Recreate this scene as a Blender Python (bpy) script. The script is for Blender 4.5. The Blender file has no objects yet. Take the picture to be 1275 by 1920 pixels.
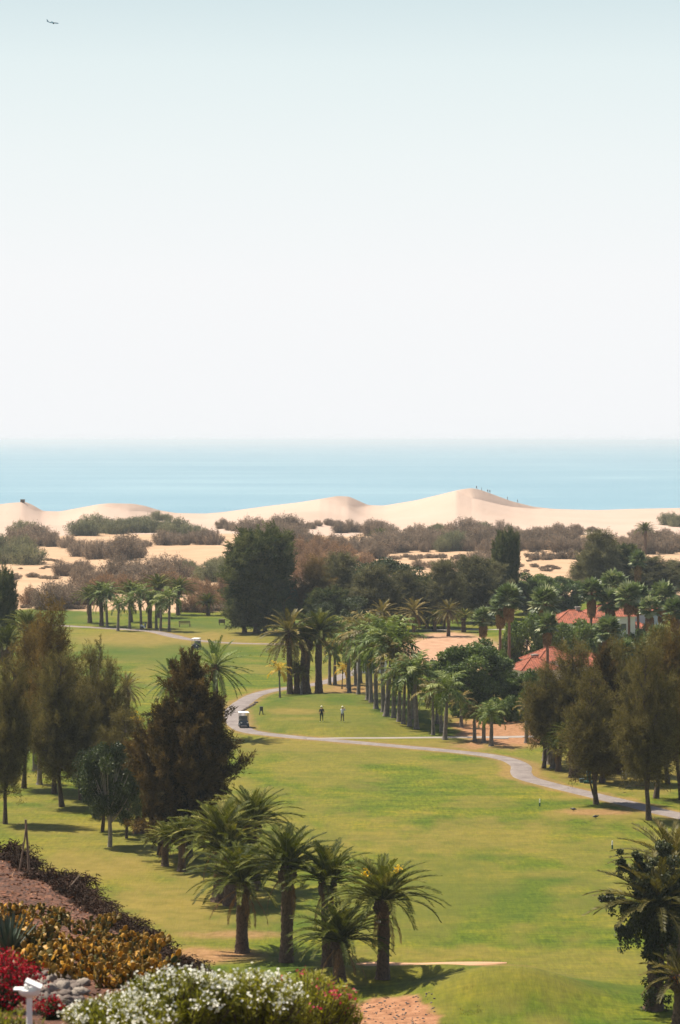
import bpy, math, random
import numpy as np
from mathutils import Vector

# ------------------------------------------------------------------ scene, camera, light
S = bpy.context.scene
COL = S.collection
PI = math.pi
rng = np.random.default_rng(11)
random.seed(5)

F, CX, HY, CH = 5000.0, 637.5, 826.0, 32.0      # focal length in photo pixels, principal column, horizon row, eye height
cam_d = bpy.data.cameras.new('camera')
cam = bpy.data.objects.new('camera', cam_d)
COL.objects.link(cam)
cam.location = (0, 0, CH)
cam.rotation_euler = (PI/2, 0, 0)
cam_d.sensor_width = 36
cam_d.lens = F/1920*36
cam_d.shift_y = -(960-HY)/1920
cam_d.clip_start = 0.5
cam_d.clip_end = 600000
cam_d.dof.use_dof = True
cam_d.dof.focus_distance = 330
cam_d.dof.aperture_fstop = 2.8
S.camera = cam

SUN_EL, SUN_AZ = math.radians(61), math.atan2(-0.86, 0.51)
w = bpy.data.worlds.new('World')
S.world = w
w.use_nodes = True
nt = w.node_tree
bg = nt.nodes['Background']
sky = nt.nodes.new('ShaderNodeTexSky')
sky.sky_type = 'NISHITA'
sky.sun_disc = False
sky.sun_elevation = SUN_EL
sky.sun_rotation = SUN_AZ
sky.altitude = 0
sky.air_density = 1.3
sky.dust_density = 1.6
sky.ozone_density = 1.0
nt.links.new(sky.outputs[0], bg.inputs[0])
bg.inputs[1].default_value = 0.06
# the milky sea haze that whitens the lowest part of this sky
tcw = nt.nodes.new('ShaderNodeTexCoord'); sxyz = nt.nodes.new('ShaderNodeSeparateXYZ'); nt.links.new(tcw.outputs['Generated'], sxyz.inputs[0])
rw = nt.nodes.new('ShaderNodeValToRGB'); nt.links.new(sxyz.outputs['Z'], rw.inputs[0])
for k_, (p_, c_) in enumerate(((0.0, (.930, .940, .955)), (.060, (.935, .945, .955)), (.105, (.87, .925, .93)), (.140, (.79, .885, .895)), (.172, (.645, .775, .81)))):
    e_ = rw.color_ramp.elements[k_] if k_ < 2 else rw.color_ramp.elements.new(p_)
    e_.position = p_; e_.color = (*c_, 1)
bg2 = nt.nodes.new('ShaderNodeBackground'); bg2.inputs[1].default_value = 0.565; nt.links.new(rw.outputs[0], bg2.inputs[0])
mrw = nt.nodes.new('ShaderNodeMapRange'); mrw.inputs['From Min'].default_value = .17; mrw.inputs['From Max'].default_value = .30; mrw.interpolation_type = 'SMOOTHSTEP'
nt.links.new(sxyz.outputs['Z'], mrw.inputs[0]); mxw = nt.nodes.new('ShaderNodeMixShader')
nt.links.new(mrw.outputs[0], mxw.inputs[0]); nt.links.new(bg2.outputs[0], mxw.inputs[1]); nt.links.new(bg.outputs[0], mxw.inputs[2])
nt.links.new(mxw.outputs[0], nt.nodes['World Output'].inputs[0])
sl = bpy.data.lights.new('sun', 'SUN')
sl.energy = 5.0
sl.angle = math.radians(0.53)
sl.color = (1.0, 0.91, 0.76)
so = bpy.data.objects.new('sun', sl)
COL.objects.link(so)
to_sun = Vector((math.cos(SUN_EL)*math.sin(SUN_AZ), math.cos(SUN_EL)*math.cos(SUN_AZ), math.sin(SUN_EL)))
so.rotation_euler = to_sun.to_track_quat('Z', 'Y').to_euler()
so.location = (-60, 60, 120)
S.view_settings.view_transform = 'Standard'
S.view_settings.look = 'None'
S.view_settings.exposure = 0.82
S.view_settings.gamma = 1
S.cycles.max_bounces = 6
S.cycles.transparent_max_bounces = 6

# ------------------------------------------------------------------ numbers
def hash2(ix, iy, seed):
    n = (ix.astype(np.int64)*374761393 + iy.astype(np.int64)*668265263 + seed*974711) & 0xffffffff
    n = ((n ^ (n >> 13))*1274126177) & 0xffffffff
    n = n ^ (n >> 16)
    return (n & 0xffff)/65535.0

def vnoise(x, y, seed=0):
    x = np.asarray(x, float); y = np.asarray(y, float)
    ix, iy = np.floor(x), np.floor(y)
    fx, fy = x-ix, y-iy
    fx, fy = fx*fx*(3-2*fx), fy*fy*(3-2*fy)
    a = hash2(ix, iy, seed); b = hash2(ix+1, iy, seed); c = hash2(ix, iy+1, seed); d = hash2(ix+1, iy+1, seed)
    return (a*(1-fx)+b*fx)*(1-fy)+(c*(1-fx)+d*fx)*fy

def fbm(x, y, seed=0, o=4):
    s = 0; a = 0.5; t = 0
    for k in range(o):
        s = s + a*vnoise(x*2**k, y*2**k, seed+k); t += a; a *= 0.55
    return s/t

def sstep(a, b, x):
    t = np.clip((np.asarray(x, float)-a)/(b-a), 0, 1)
    return t*t*(3-2*t)

def dof(py, z=0): return F*(CH-z)/(py-HY)
def P0(px, py, z=0):
    d = dof(py, z)
    return ((px-CX)/F*d, d)

TEE = P0(645, 1338); MND = ((950-CX)/F*153, 153.0)
def H(x, y):
    x = np.asarray(x, float); y = np.asarray(y, float)
    h = 0.35*(fbm(x/45+3, y/45, 21, 3)-0.5)*sstep(120, 200, y)
    e = np.sqrt(((x-TEE[0])/12.5)**2+((y-TEE[1])/25.0)**2)
    h = h+0.55*(1-sstep(0.72, 1.05, e))
    h = h+1.75*np.exp(-(np.abs((x-MND[0])/4.6)**2.4+np.abs((y-MND[1])/4.2)**2))
    h = h+0.5*np.exp(-((x-6)/9)**2-((y-159.5)/2.0)**2)*sstep(-6, 0, x)*(1-sstep(6, 12, x))
    h = h+sstep(500, 620, y)*(2.6*(fbm(x/60, y/90, 33, 3)-0.45)+0.8*(fbm(x/14, y/30, 5, 2)-.5))
    return h

def G(px, py):
    z = 0.0
    for _ in range(6):
        x, y = P0(px, py, z); z = float(H(x, y))
    return Vector((x, y, z))

# ------------------------------------------------------------------ mesh accumulation
class Acc:
    def __init__(s): s.v = []; s.f = []; s.n = 0; s.t = []; s.m = []
    def add(s, verts, faces, tint=0.5, mat=0):
        verts = np.asarray(verts, float).reshape(-1, 3)
        faces = np.asarray(faces, np.int64)+s.n
        s.v.append(verts); s.f.append(faces); s.n += len(verts)
        s.t.append(np.broadcast_to(np.asarray(tint, float), (len(faces),)).copy())
        s.m.append(np.full(len(faces), mat, np.int32))
    def mesh(s, name, mats, smooth=False):
        me = bpy.data.meshes.new(name)
        V = np.concatenate(s.v)
        me.vertices.add(len(V)); me.vertices.foreach_set('co', V.ravel())
        loops = np.concatenate([f.ravel() for f in s.f])
        sizes = np.concatenate([np.full(len(f), f.shape[1]) for f in s.f])
        me.loops.add(len(loops)); me.loops.foreach_set('vertex_index', loops.astype(np.int32))
        me.polygons.add(len(sizes))
        st = np.concatenate([[0], np.cumsum(sizes)[:-1]])
        me.polygons.foreach_set('loop_start', st.astype(np.int32))
        me.polygons.foreach_set('material_index', np.concatenate(s.m))
        me.polygons.foreach_set('use_smooth', np.full(len(sizes), smooth))
        a = me.attributes.new('tint', 'FLOAT', 'FACE'); a.data.foreach_set('value', np.concatenate(s.t).astype(np.float32))
        me.update(calc_edges=True); me.validate()
        for m in (mats if isinstance(mats, (list, tuple)) else [mats]): me.materials.append(m)
        return me
    def obj(s, name, mats, parent=None, smooth=False, loc=None):
        o = bpy.data.objects.new(name, s.mesh(name, mats, smooth)); COL.objects.link(o)
        if parent is not None: o.parent = parent
        if loc is not None: o.location = loc
        return o

def nrm(a): return a/np.maximum(np.linalg.norm(a, axis=-1, keepdims=True), 1e-9)

def cards(acc, pos, dirs, L, W, tint=0.5, mat=0, up=None, mid=0.45):
    pos = np.asarray(pos, float); n = len(pos); dirs = nrm(np.asarray(dirs, float))
    r = rng.normal(size=(n, 3)) if up is None else up
    s = nrm(np.cross(dirs, r))
    L = np.broadcast_to(np.asarray(L, float), (n,))[:, None]; W = np.broadcast_to(np.asarray(W, float), (n,))[:, None]
    c = pos+dirs*L*mid
    V = np.stack([pos, c+s*W/2, pos+dirs*L, c-s*W/2], 1).reshape(-1, 3)
    acc.add(V, np.arange(4*n).reshape(n, 4), tint, mat)

def tube(acc, pts, rad, k=8, tint=0.5, mat=0, bump=0.0, cap=True):
    pts = np.asarray(pts, float); n = len(pts)
    T = nrm(np.gradient(pts, axis=0))
    ref = np.array([0, 1.0, 0]) if abs(T[0][1]) < 0.8 else np.array([1.0, 0, 0])
    A = nrm(np.cross(T, ref)); B = np.cross(T, A)
    a = np.arange(k)/k*2*PI
    rad = np.broadcast_to(np.asarray(rad, float), (n,))
    rr = np.repeat(rad[:, None], k, 1)
    if bump:
        ii, jj = np.meshgrid(np.arange(n), np.arange(k), indexing='ij')
        rr = rr*(1+bump*(((ii+jj) % 2)-0.5)*2+bump*0.5*rng.normal(size=rr.shape))
    V = pts[:, None]+(A[:, None]*np.cos(a)[None, :, None]+B[:, None]*np.sin(a)[None, :, None])*rr[..., None]
    i, j = np.meshgrid(np.arange(n-1), np.arange(k), indexing='ij')
    q = np.stack([i*k+j, i*k+(j+1) % k, (i+1)*k+(j+1) % k, (i+1)*k+j], -1).reshape(-1, 4)
    acc.add(V.reshape(-1, 3), q, tint, mat)
    if cap:
        for e, idx in ((0, np.arange(k)[::-1]), (n-1, np.arange(k))):
            acc.add(V[e], idx.reshape(1, k), tint, mat)

def box(acc, c, s, rz=0, mat=0, tint=0.5, taper=1.0, tilt=0):
    x, y, z = np.array(s)/2
    V = np.array([[-x, -y, -z], [x, -y, -z], [x, y, -z], [-x, y, -z], [-x*taper, -y*taper, z], [x*taper, -y*taper, z], [x*taper, y*taper, z], [-x*taper, y*taper, z]])
    if tilt:
        ct, st = math.cos(tilt), math.sin(tilt)
        V = V@np.array([[1, 0, 0], [0, ct, -st], [0, st, ct]]).T
    cr, sr = math.cos(rz), math.sin(rz)
    V = V@np.array([[cr, -sr, 0], [sr, cr, 0], [0, 0, 1]]).T+np.array(c)
    acc.add(V, [[0, 3, 2, 1], [4, 5, 6, 7], [0, 1, 5, 4], [1, 2, 6, 5], [2, 3, 7, 6], [3, 0, 4, 7]], tint, mat)

def ball(acc, c, r, k=10, m=7, tint=0.5, mat=0, noise=0.0, seed=0):
    c = np.array(c, float); r = np.broadcast_to(np.asarray(r, float), (3,))
    th = np.linspace(0, PI, m+1)[1:-1]; ph = np.arange(k)/k*2*PI
    D = np.array([[math.sin(t)*math.cos(p), math.sin(t)*math.sin(p), math.cos(t)] for t in th for p in ph])
    D = np.concatenate([D, [[0, 0, 1], [0, 0, -1]]])
    R = 1+(noise*(2*hash2(np.arange(len(D)), np.full(len(D), seed), seed)-1) if noise else 0)
    V = c+D*r*np.reshape(R, (-1, 1)) if noise else c+D*r
    q = [[i*k+j, (i+1)*k+j, (i+1)*k+(j+1) % k, i*k+(j+1) % k] for i in range(m-2) for j in range(k)]
    n = len(D)
    t1 = [[n-2, j, (j+1) % k] for j in range(k)]; t2 = [[n-1, (m-2)*k+(j+1) % k, (m-2)*k+j] for j in range(k)]
    acc.add(V, q, tint, mat)
    acc.f.append(np.array(t1+t2)+acc.n-n); acc.t.append(np.full(2*k, float(np.mean(tint)))); acc.m.append(np.full(2*k, mat, np.int32))

# ------------------------------------------------------------------ materials
def mat_base(name):
    m = bpy.data.materials.new(name); m.use_nodes = True
    return m, m.node_tree, m.node_tree.nodes['Principled BSDF']

def ramp(t, stops):
    r = t.nodes.new('ShaderNodeValToRGB')
    while len(r.color_ramp.elements) < len(stops): r.color_ramp.elements.new(0.5)
    for e, (p, c) in zip(r.color_ramp.elements, stops): e.position = p; e.color = (*c, 1)
    return r

def noise(t, scale, detail=4, rough=0.55, vec=None):
    n = t.nodes.new('ShaderNodeTexNoise'); n.inputs['Scale'].default_value = scale; n.inputs['Detail'].default_value = detail; n.inputs['Roughness'].default_value = rough
    if vec is not None: t.links.new(vec, n.inputs['Vector'])
    return n

def mixc(t, a, b, fac, mode='MIX'):
    n = t.nodes.new('ShaderNodeMix'); n.data_type = 'RGBA'; n.blend_type = mode
    for v, i in ((fac, 0), (a, 6), (b, 7)):
        if isinstance(v, (int, float)): n.inputs[i].default_value = v
        elif isinstance(v, tuple): n.inputs[i].default_value = (*v, 1)
        else: t.links.new(v, n.inputs[i])
    return n.outputs[2]

def m_simple(name, col, rough=0.6, var=0.25, scale=6, metal=0, spec=0.4, bump=0, bscale=30):
    m, t, b = mat_base(name)
    tc = t.nodes.new('ShaderNodeTexCoord')
    n = noise(t, scale, vec=tc.outputs['Object'])
    r = ramp(t, [(0.3, tuple(c*(1-var) for c in col)), (0.7, tuple(min(1, c*(1+var)) for c in col))])
    t.links.new(n.outputs['Fac'], r.inputs[0]); t.links.new(r.outputs[0], b.inputs['Base Color'])
    b.inputs['Roughness'].default_value = rough; b.inputs['Metallic'].default_value = metal; b.inputs['Specular IOR Level'].default_value = spec
    if bump:
        n2 = noise(t, bscale, vec=tc.outputs['Object']); bp = t.nodes.new('ShaderNodeBump'); bp.inputs['Strength'].default_value = bump; bp.inputs['Distance'].default_value = 0.05
        t.links.new(n2.outputs['Fac'], bp.inputs['Height']); t.links.new(bp.outputs[0], b.inputs['Normal'])
    return m

def m_leaf(name, ca, cb, trans=0.3, rough=0.5, spec=0.35, cc=None):
    m, t, b = mat_base(name)
    at = t.nodes.new('ShaderNodeAttribute'); at.attribute_name = 'tint'
    r = ramp(t, [(0.0, ca), (1.0, cb)] if cc is None else [(0.0, ca), (0.6, cb), (1.0, cc)])
    oi = t.nodes.new('ShaderNodeObjectInfo')
    ma = t.nodes.new('ShaderNodeMath'); ma.operation = 'MULTIPLY_ADD'; ma.inputs[1].default_value = 0.3; ma.inputs[2].default_value = -0.15
    t.links.new(oi.outputs['Random'], ma.inputs[0])
    ad = t.nodes.new('ShaderNodeMath'); ad.operation = 'ADD'
    t.links.new(at.outputs['Fac'], ad.inputs[0]); t.links.new(ma.outputs[0], ad.inputs[1])
    t.links.new(ad.outputs[0], r.inputs[0])
    t.links.new(r.outputs[0], b.inputs['Base Color'])
    b.inputs['Roughness'].default_value = rough; b.inputs['Specular IOR Level'].default_value = spec
    if trans:
        tr = t.nodes.new('ShaderNodeBsdfTranslucent')
        hs = t.nodes.new('ShaderNodeHueSaturation'); hs.inputs['Saturation'].default_value = 1.15; hs.inputs['Value'].default_value = 1.25
        t.links.new(r.outputs[0], hs.inputs['Color']); t.links.new(hs.outputs[0], tr.inputs['Color'])
        mx = t.nodes.new('ShaderNodeMixShader'); mx.inputs[0].default_value = trans
        t.links.new(b.outputs[0], mx.inputs[1]); t.links.new(tr.outputs[0], mx.inputs[2])
        t.links.new(mx.outputs[0], t.nodes['Material Output'].inputs[0])
    return m

M = dict(
    palm=m_leaf('palm_leaf', (.030, .040, .006), (.108, .116, .016), .22, .55, .08, (.32, .28, .075)),
    palm_green=m_leaf('palm_leaf_green', (.042, .072, .014), (.125, .165, .032), .25, .5, .18, (.32, .34, .12)),
    palm_olive=m_leaf('palm_leaf_olive', (.060, .056, .014), (.165, .135, .036), .25, .5, .15, (.30, .22, .08)),
    palm_gold=m_leaf('palm_leaf_gold', (.30, .20, .025), (.62, .42, .04), .3, .5, .2),
    fan=m_leaf('fan_leaf', (.045, .075, .022), (.16, .20, .07), .2, .42, .35, (.46, .46, .27)),
    dead=m_leaf('dead_frond', (.15, .085, .04), (.36, .21, .09), .15, .8, .1),
    cas_brown=m_leaf('casuarina_brown', (.065, .047, .017), (.215, .142, .050), .35, .8, .05),
    cas_olive=m_leaf('casuarina_olive', (.058, .052, .019), (.195, .158, .056), .35, .8, .05),
    cas_dark=m_leaf('casuarina_dark', (.030, .026, .011), (.150, .098, .035), .25, .8, .05),
    cas_green=m_leaf('casuarina_green', (.035, .050, .018), (.15, .155, .06), .3, .8, .05),
    cas_mid=m_leaf('casuarina_grey_green', (.055, .056, .028), (.19, .175, .085), .3, .8, .05),
    leaf_dark=m_leaf('leaf_dark', (.016, .028, .010), (.080, .100, .030), .2, .5, .25),
    leaf_green=m_leaf('leaf_green', (.032, .058, .012), (.15, .20, .045), .3, .5, .3),
    ivy=m_leaf('ivy_leaf', (.020, .028, .010), (.085, .095, .030), .22, .5, .25),
    tam_brown=m_leaf('tamarisk_brown', (.115, .088, .064), (.33, .25, .18), .35, .9, .02),
    tam_red=m_leaf('tamarisk_red', (.135, .085, .050), (.37, .235, .138), .35, .9, .02),
    tam_green=m_leaf('tamarisk_green', (.088, .094, .052), (.28, .265, .145), .35, .9, .02),
    dry=m_leaf('dry_twig', (.016, .009, .006), (.085, .045, .028), .1, .8, .15),
    oleander=m_leaf('oleander_leaf', (.085, .095, .014), (.36, .34, .06), .4, .45, .25),
    white_flower=m_leaf('white_petal', (.72, .70, .58), (.86, .85, .78), .3, .6, .2),
    pink_flower=m_leaf('pink_petal', (.50, .05, .09), (.62, .10, .16), .3, .6, .2),
    red_flower=m_leaf('red_bract', (.17, .004, .010), (.42, .008, .024), .3, .6, .2),
    yellow_flower=m_leaf('yellow_flower', (.62, .36, .02), (.80, .55, .03), .3, .6, .2),
    violet_flower=m_leaf('violet_flower', (.28, .07, .17), (.42, .13, .27), .3, .6, .2),
    agave=m_leaf('agave_leaf', (.045, .065, .045), (.10, .13, .085), .05, .5, .4),
    cactus=m_leaf('cactus_pad', (.040, .062, .010), (.24, .135, .014), .2, .5, .3, (.58, .29, .02)),
    bark=m_simple('bark', (.085, .058, .040), .9, .4, 5, bump=.6, bscale=14),
    bark_pale=m_simple('bark_pale', (.26, .22, .18), .85, .25, 4, bump=.4, bscale=12),
    bark_palm=m_simple('bark_palm', (.105, .066, .042), .9, .45, 7, bump=.8, bscale=10),
    bark_grey=m_simple('bark_grey', (.15, .125, .105), .8, .4, 3, bump=.3, bscale=8),
    bark_red=m_simple('bark_red', (.20, .105, .068), .85, .25, 4, bump=.4, bscale=9),
    shaft=m_simple('crownshaft', (.13, .16, .05), .5, .2, 3),
    asphalt=None, concrete=m_simple('concrete', (.26, .225, .20), .9, .12, .8),
    white_paint=m_simple('white_paint', (.78, .77, .74), .4, .04, 3),
    white_wall=m_simple('white_wall', (.70, .66, .60), .9, .06, .7),
    blue_wall=m_simple('grey_blue_wall', (.42, .48, .54), .8, .06, .7),
    dark_plastic=m_simple('dark_plastic', (.03, .035, .04), .5, .2, 6),
    navy=m_simple('navy_paint', (.02, .035, .06), .35, .1, 5),
    tyre=m_simple('tyre_rubber', (.02, .02, .02), .9, .2, 10),
    seat=m_simple('seat_vinyl', (.14, .13, .12), .6, .1, 5),
    glass=m_simple('window_glass', (.06, .08, .10), .08, .1, 2, spec=.8),
    green_paint=m_simple('green_paint', (.01, .07, .055), .4, .15, 5),
    teal=m_simple('teal_box', (.08, .13, .15), .4, .15, 5),
    wood=m_simple('wood', (.17, .12, .075), .8, .25, 6),
    rust=m_simple('weathered_wood', (.19, .13, .09), .9, .25, 8),
    skin=m_simple('skin', (.42, .24, .16), .6, .05, 4),
    navy_shirt=m_simple('navy_shirt', (.012, .016, .03), .9, .15, 5),
    green_trousers=m_simple('dark_trousers', (.018, .03, .03), .9, .15, 5),
    light_shirt=m_simple('light_shirt', (.50, .54, .58), .9, .08, 5),
    grey_trousers=m_simple('brown_grey_trousers', (.12, .095, .08), .9, .1, 5),
    cloth_dark=m_simple('dark_cloth', (.03, .03, .035), .9, .15, 5),
    cap=m_simple('pale_cap', (.72, .70, .50), .8, .05, 5),
    rock=m_simple('rock', (.13, .10, .085), .85, .4, 2.5, bump=.5, bscale=9),
    rock_pale=m_simple('rock_pale', (.24, .20, .165), .85, .25, 2.5, bump=.5, bscale=9),
    metal=m_simple('steel', (.5, .5, .5), .35, .1, 5, metal=.8),
    plane=m_simple('aircraft_hazed', (.30, .34, .36), .5, .05, 1),  # distance haze put into the grey-blue base colour; airliner is above the haze box
    sand=None)

def pos_node(t):
    g = t.nodes.new('ShaderNodeNewGeometry'); return g.outputs['Position']

# asphalt path
m, t, b = mat_base('path_asphalt'); M['asphalt'] = m
n1 = noise(t, .5, 7, .7, pos_node(t)); r1 = ramp(t, [(.34, (.135, .108, .098)), (.5, (.185, .152, .14)), (.66, (.235, .20, .182))])
t.links.new(n1.outputs['Fac'], r1.inputs[0]); n2 = noise(t, 9, 3, .6, pos_node(t)); r2 = ramp(t, [(.35, (.82, .82, .82)), (.65, (1.08, 1.08, 1.08))]); t.links.new(n2.outputs['Fac'], r2.inputs[0])
t.links.new(mixc(t, r1.outputs[0], r2.outputs[0], 1.0, 'MULTIPLY'), b.inputs['Base Color']); b.inputs['Roughness'].default_value = .9

# sand
def sand_mat(name, a, c):
    m, t, b = mat_base(name)
    n1 = noise(t, .02, 4, .55, pos_node(t)); r1 = ramp(t, [(.3, a), (.7, c)]); t.links.new(n1.outputs['Fac'], r1.inputs[0])
    t.links.new(r1.outputs[0], b.inputs['Base Color']); b.inputs['Roughness'].default_value = 1; b.inputs['Specular IOR Level'].default_value = .1
    mp = t.nodes.new('ShaderNodeMapping'); mp.inputs['Scale'].default_value = (.5, .12, .5); mp.inputs['Rotation'].default_value = (0, 0, .4)
    t.links.new(pos_node(t), mp.inputs[0]); n2 = noise(t, 1.0, 5, .6, mp.outputs[0])
    bp = t.nodes.new('ShaderNodeBump'); bp.inputs['Strength'].default_value = .35; bp.inputs['Distance'].default_value = .5
    t.links.new(n2.outputs['Fac'], bp.inputs['Height']); t.links.new(bp.outputs[0], b.inputs['Normal'])
    return m
M['sand'] = sand_mat('dune_sand', (.405, .298, .235), (.45, .335, .27))
M['bunker'] = sand_mat('bunker_sand', (.40, .22, .13), (.48, .29, .18))

# course ground: grass, dry grass, soil and sand by measured masks
m, t, b = mat_base('course_ground'); M['ground'] = m
def attr(t, nm):
    a = t.nodes.new('ShaderNodeAttribute'); a.attribute_name = nm; return a.outputs['Fac']
pz = pos_node(t)
g1 = noise(t, .11, 6, .62, pz); rg = ramp(t, [(.34, (.050, .084, .004)), (.50, (.087, .110, .005)), (.66, (.136, .132, .009))]); t.links.new(g1.outputs['Fac'], rg.inputs[0])
mpn = t.nodes.new('ShaderNodeMapping'); mpn.inputs['Scale'].default_value = (.10, .42, .3); mpn.inputs['Rotation'].default_value = (0, 0, .25); t.links.new(pz, mpn.inputs[0])
g1b = noise(t, 1.0, 3, .5, mpn.outputs[0]); rgb = ramp(t, [(.40, (.80, .88, .82)), (.60, (1.13, 1.05, 1.05))]); t.links.new(g1b.outputs['Fac'], rgb.inputs[0])
g2 = noise(t, 2.2, 6, .7, pz); rg2 = ramp(t, [(.35, (.74, .78, .74)), (.65, (1.2, 1.16, 1.15))]); t.links.new(g2.outputs['Fac'], rg2.inputs[0])
grass = mixc(t, mixc(t, rg.outputs[0], rgb.outputs[0], 1.0, 'MULTIPLY'), rg2.outputs[0], .8, 'MULTIPLY')
mpf = t.nodes.new('ShaderNodeMapping'); mpf.inputs['Scale'].default_value = (.35, 1.3, 1); mpf.inputs['Rotation'].default_value = (0, 0, -.2); t.links.new(pz, mpf.inputs[0])
gf = noise(t, 1.6, 5, .7, mpf.outputs[0]); rgf = ramp(t, [(.36, (.70, .76, .66)), (.5, (1, 1, 1)), (.66, (1.28, 1.2, 1.15))]); t.links.new(gf.outputs['Fac'], rgf.inputs[0])
grass = mixc(t, grass, rgf.outputs[0], .8, 'MULTIPLY')
mpk = t.nodes.new('ShaderNodeMapping'); mpk.inputs['Scale'].default_value = (3.2, .55, 1); t.links.new(pz, mpk.inputs[0])
gk = noise(t, 1.0, 4, .7, mpk.outputs[0]); rgk = ramp(t, [(.34, (.62, .68, .58)), (.5, (1, 1, 1)), (.66, (1.42, 1.3, 1.25))]); t.links.new(gk.outputs['Fac'], rgk.inputs[0])
grass = mixc(t, grass, rgk.outputs[0], .75, 'MULTIPLY')
n3 = noise(t, .6, 5, .65, pz); rd = ramp(t, [(.3, (.140, .106, .020)), (.7, (.235, .162, .042))]); t.links.new(n3.outputs['Fac'], rd.inputs[0])
c = mixc(t, grass, rd.outputs[0], attr(t, 'dry'))
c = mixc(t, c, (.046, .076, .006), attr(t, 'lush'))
n4 = noise(t, 1.6, 8, .72, pz); rs = ramp(t, [(.32, (.17, .075, .038)), (.5, (.29, .14, .072)), (.68, (.38, .205, .115))]); t.links.new(n4.outputs['Fac'], rs.inputs[0])
c = mixc(t, c, rs.outputs[0], attr(t, 'soil'))
n5 = noise(t, .08, 5, .6, pz); rsd = ramp(t, [(.3, (.37, .235, .14)), (.7, (.44, .30, .19))]); t.links.new(n5.outputs['Fac'], rsd.inputs[0])
c = mixc(t, c, rsd.outputs[0], attr(t, 'sand'))
n6 = noise(t, .5, 7, .7, pz); rcl = ramp(t, [(.34, (.30, .165, .098)), (.66, (.43, .265, .168))]); t.links.new(n6.outputs['Fac'], rcl.inputs[0])
c = mixc(t, c, rcl.outputs[0], attr(t, 'clay'))
t.links.new(c, b.inputs['Base Color']); b.inputs['Roughness'].default_value = .95; b.inputs['Specular IOR Level'].default_value = .15
bp = t.nodes.new('ShaderNodeBump'); bp.inputs['Strength'].default_value = .5; bp.inputs['Distance'].default_value = .12
t.links.new(gk.outputs['Fac'], bp.inputs['Height']); t.links.new(bp.outputs[0], b.inputs['Normal'])

# hillside: reddish chips
m, t, b = mat_base('hillside_soil'); M['hill'] = m
pz = pos_node(t)
h1 = noise(t, 1.1, 6, .65, pz); rh = ramp(t, [(.3, (.045, .017, .008)), (.55, (.115, .043, .019)), (.75, (.20, .082, .040))]); t.links.new(h1.outputs['Fac'], rh.inputs[0])
vo = t.nodes.new('ShaderNodeTexVoronoi'); vo.inputs['Scale'].default_value = 7; t.links.new(pz, vo.inputs['Vector'])
rv = ramp(t, [(.15, (.55, .55, .55)), (.5, (1.0, 1, 1)), (.9, (1.5, 1.4, 1.35))]); t.links.new(vo.outputs['Color'], rv.inputs[0])
t.links.new(mixc(t, rh.outputs[0], rv.outputs[0], .9, 'MULTIPLY'), b.inputs['Base Color']); b.inputs['Roughness'].default_value = .95
bp = t.nodes.new('ShaderNodeBump'); bp.inputs['Strength'].default_value = 1; bp.inputs['Distance'].default_value = .12
t.links.new(vo.outputs['Distance'], bp.inputs['Height']); t.links.new(bp.outputs[0], b.inputs['Normal'])

# sea
m, t, b = mat_base('sea_water'); M['sea'] = m
pz = pos_node(t)
mp = t.nodes.new('ShaderNodeMapping'); mp.inputs['Scale'].default_value = (.0022, .0045, 1); t.links.new(pz, mp.inputs[0])
s1 = noise(t, 1, 7, .7, mp.outputs[0]); rs = ramp(t, [(.32, (.105, .235, .305)), (.5, (.145, .275, .34)), (.68, (.215, .345, .395))]); t.links.new(s1.outputs['Fac'], rs.inputs[0])
t.links.new(rs.outputs[0], b.inputs['Base Color'])
b.inputs['Roughness'].default_value = .28; b.inputs['IOR'].default_value = 1.33; b.inputs['Specular IOR Level'].default_value = .5
mp2 = t.nodes.new('ShaderNodeMapping'); mp2.inputs['Scale'].default_value = (.05, .16, 1); t.links.new(pz, mp2.inputs[0])
s2 = noise(t, 1, 6, .65, mp2.outputs[0]); bp = t.nodes.new('ShaderNodeBump'); bp.inputs['Strength'].default_value = .6; bp.inputs['Distance'].default_value = 2.0
t.links.new(s2.outputs['Fac'], bp.inputs['Height']); t.links.new(bp.outputs[0], b.inputs['Normal'])

# roof tiles
M['roof'] = m_simple('terracotta_tile', (.27, .078, .040), .85, .45, 1.8, bump=.3, bscale=6)

# ------------------------------------------------------------------ tagging
def tag(o, label=None, cat=None, group=None, kind=None):
    for k, v in (('label', label), ('category', cat), ('group', group), ('kind', kind)):
        if v: o[k] = v
    return o
def thing(name, label, cat, loc=(0, 0, 0), rz=0, group=None):
    o = bpy.data.objects.new(name, None); COL.objects.link(o); o.location = loc; o.rotation_euler = (0, 0, rz); o.empty_display_size = .3
    return tag(o, label, cat, group)
KIDS = {}
def kid(root, o):
    o.parent = root; KIDS.setdefault(root.name, []).append(o); return o
def copy_thing(root):
    r = root.copy(); COL.objects.link(r)
    for ch in KIDS.get(root.name, []):
        c = ch.copy(); COL.objects.link(c); kid(r, c)
        for g in KIDS.get(ch.name, []):
            d = g.copy(); COL.objects.link(d); kid(c, d)
    return r
USED = set()
def use(proto, loc, rz=0, sc=1.0, label=None, group=None, cat=None):
    """first use moves the prototype itself, later ones copy it"""
    if proto.name in USED: r = copy_thing(proto)
    else: USED.add(proto.name); r = proto
    r.location = loc; r.rotation_euler = (0, 0, rz)
    r.scale = (sc, sc, sc) if isinstance(sc, (int, float)) else sc
    if 'group' in r: del r['group']
    tag(r, label, cat, group)
    return r
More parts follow.
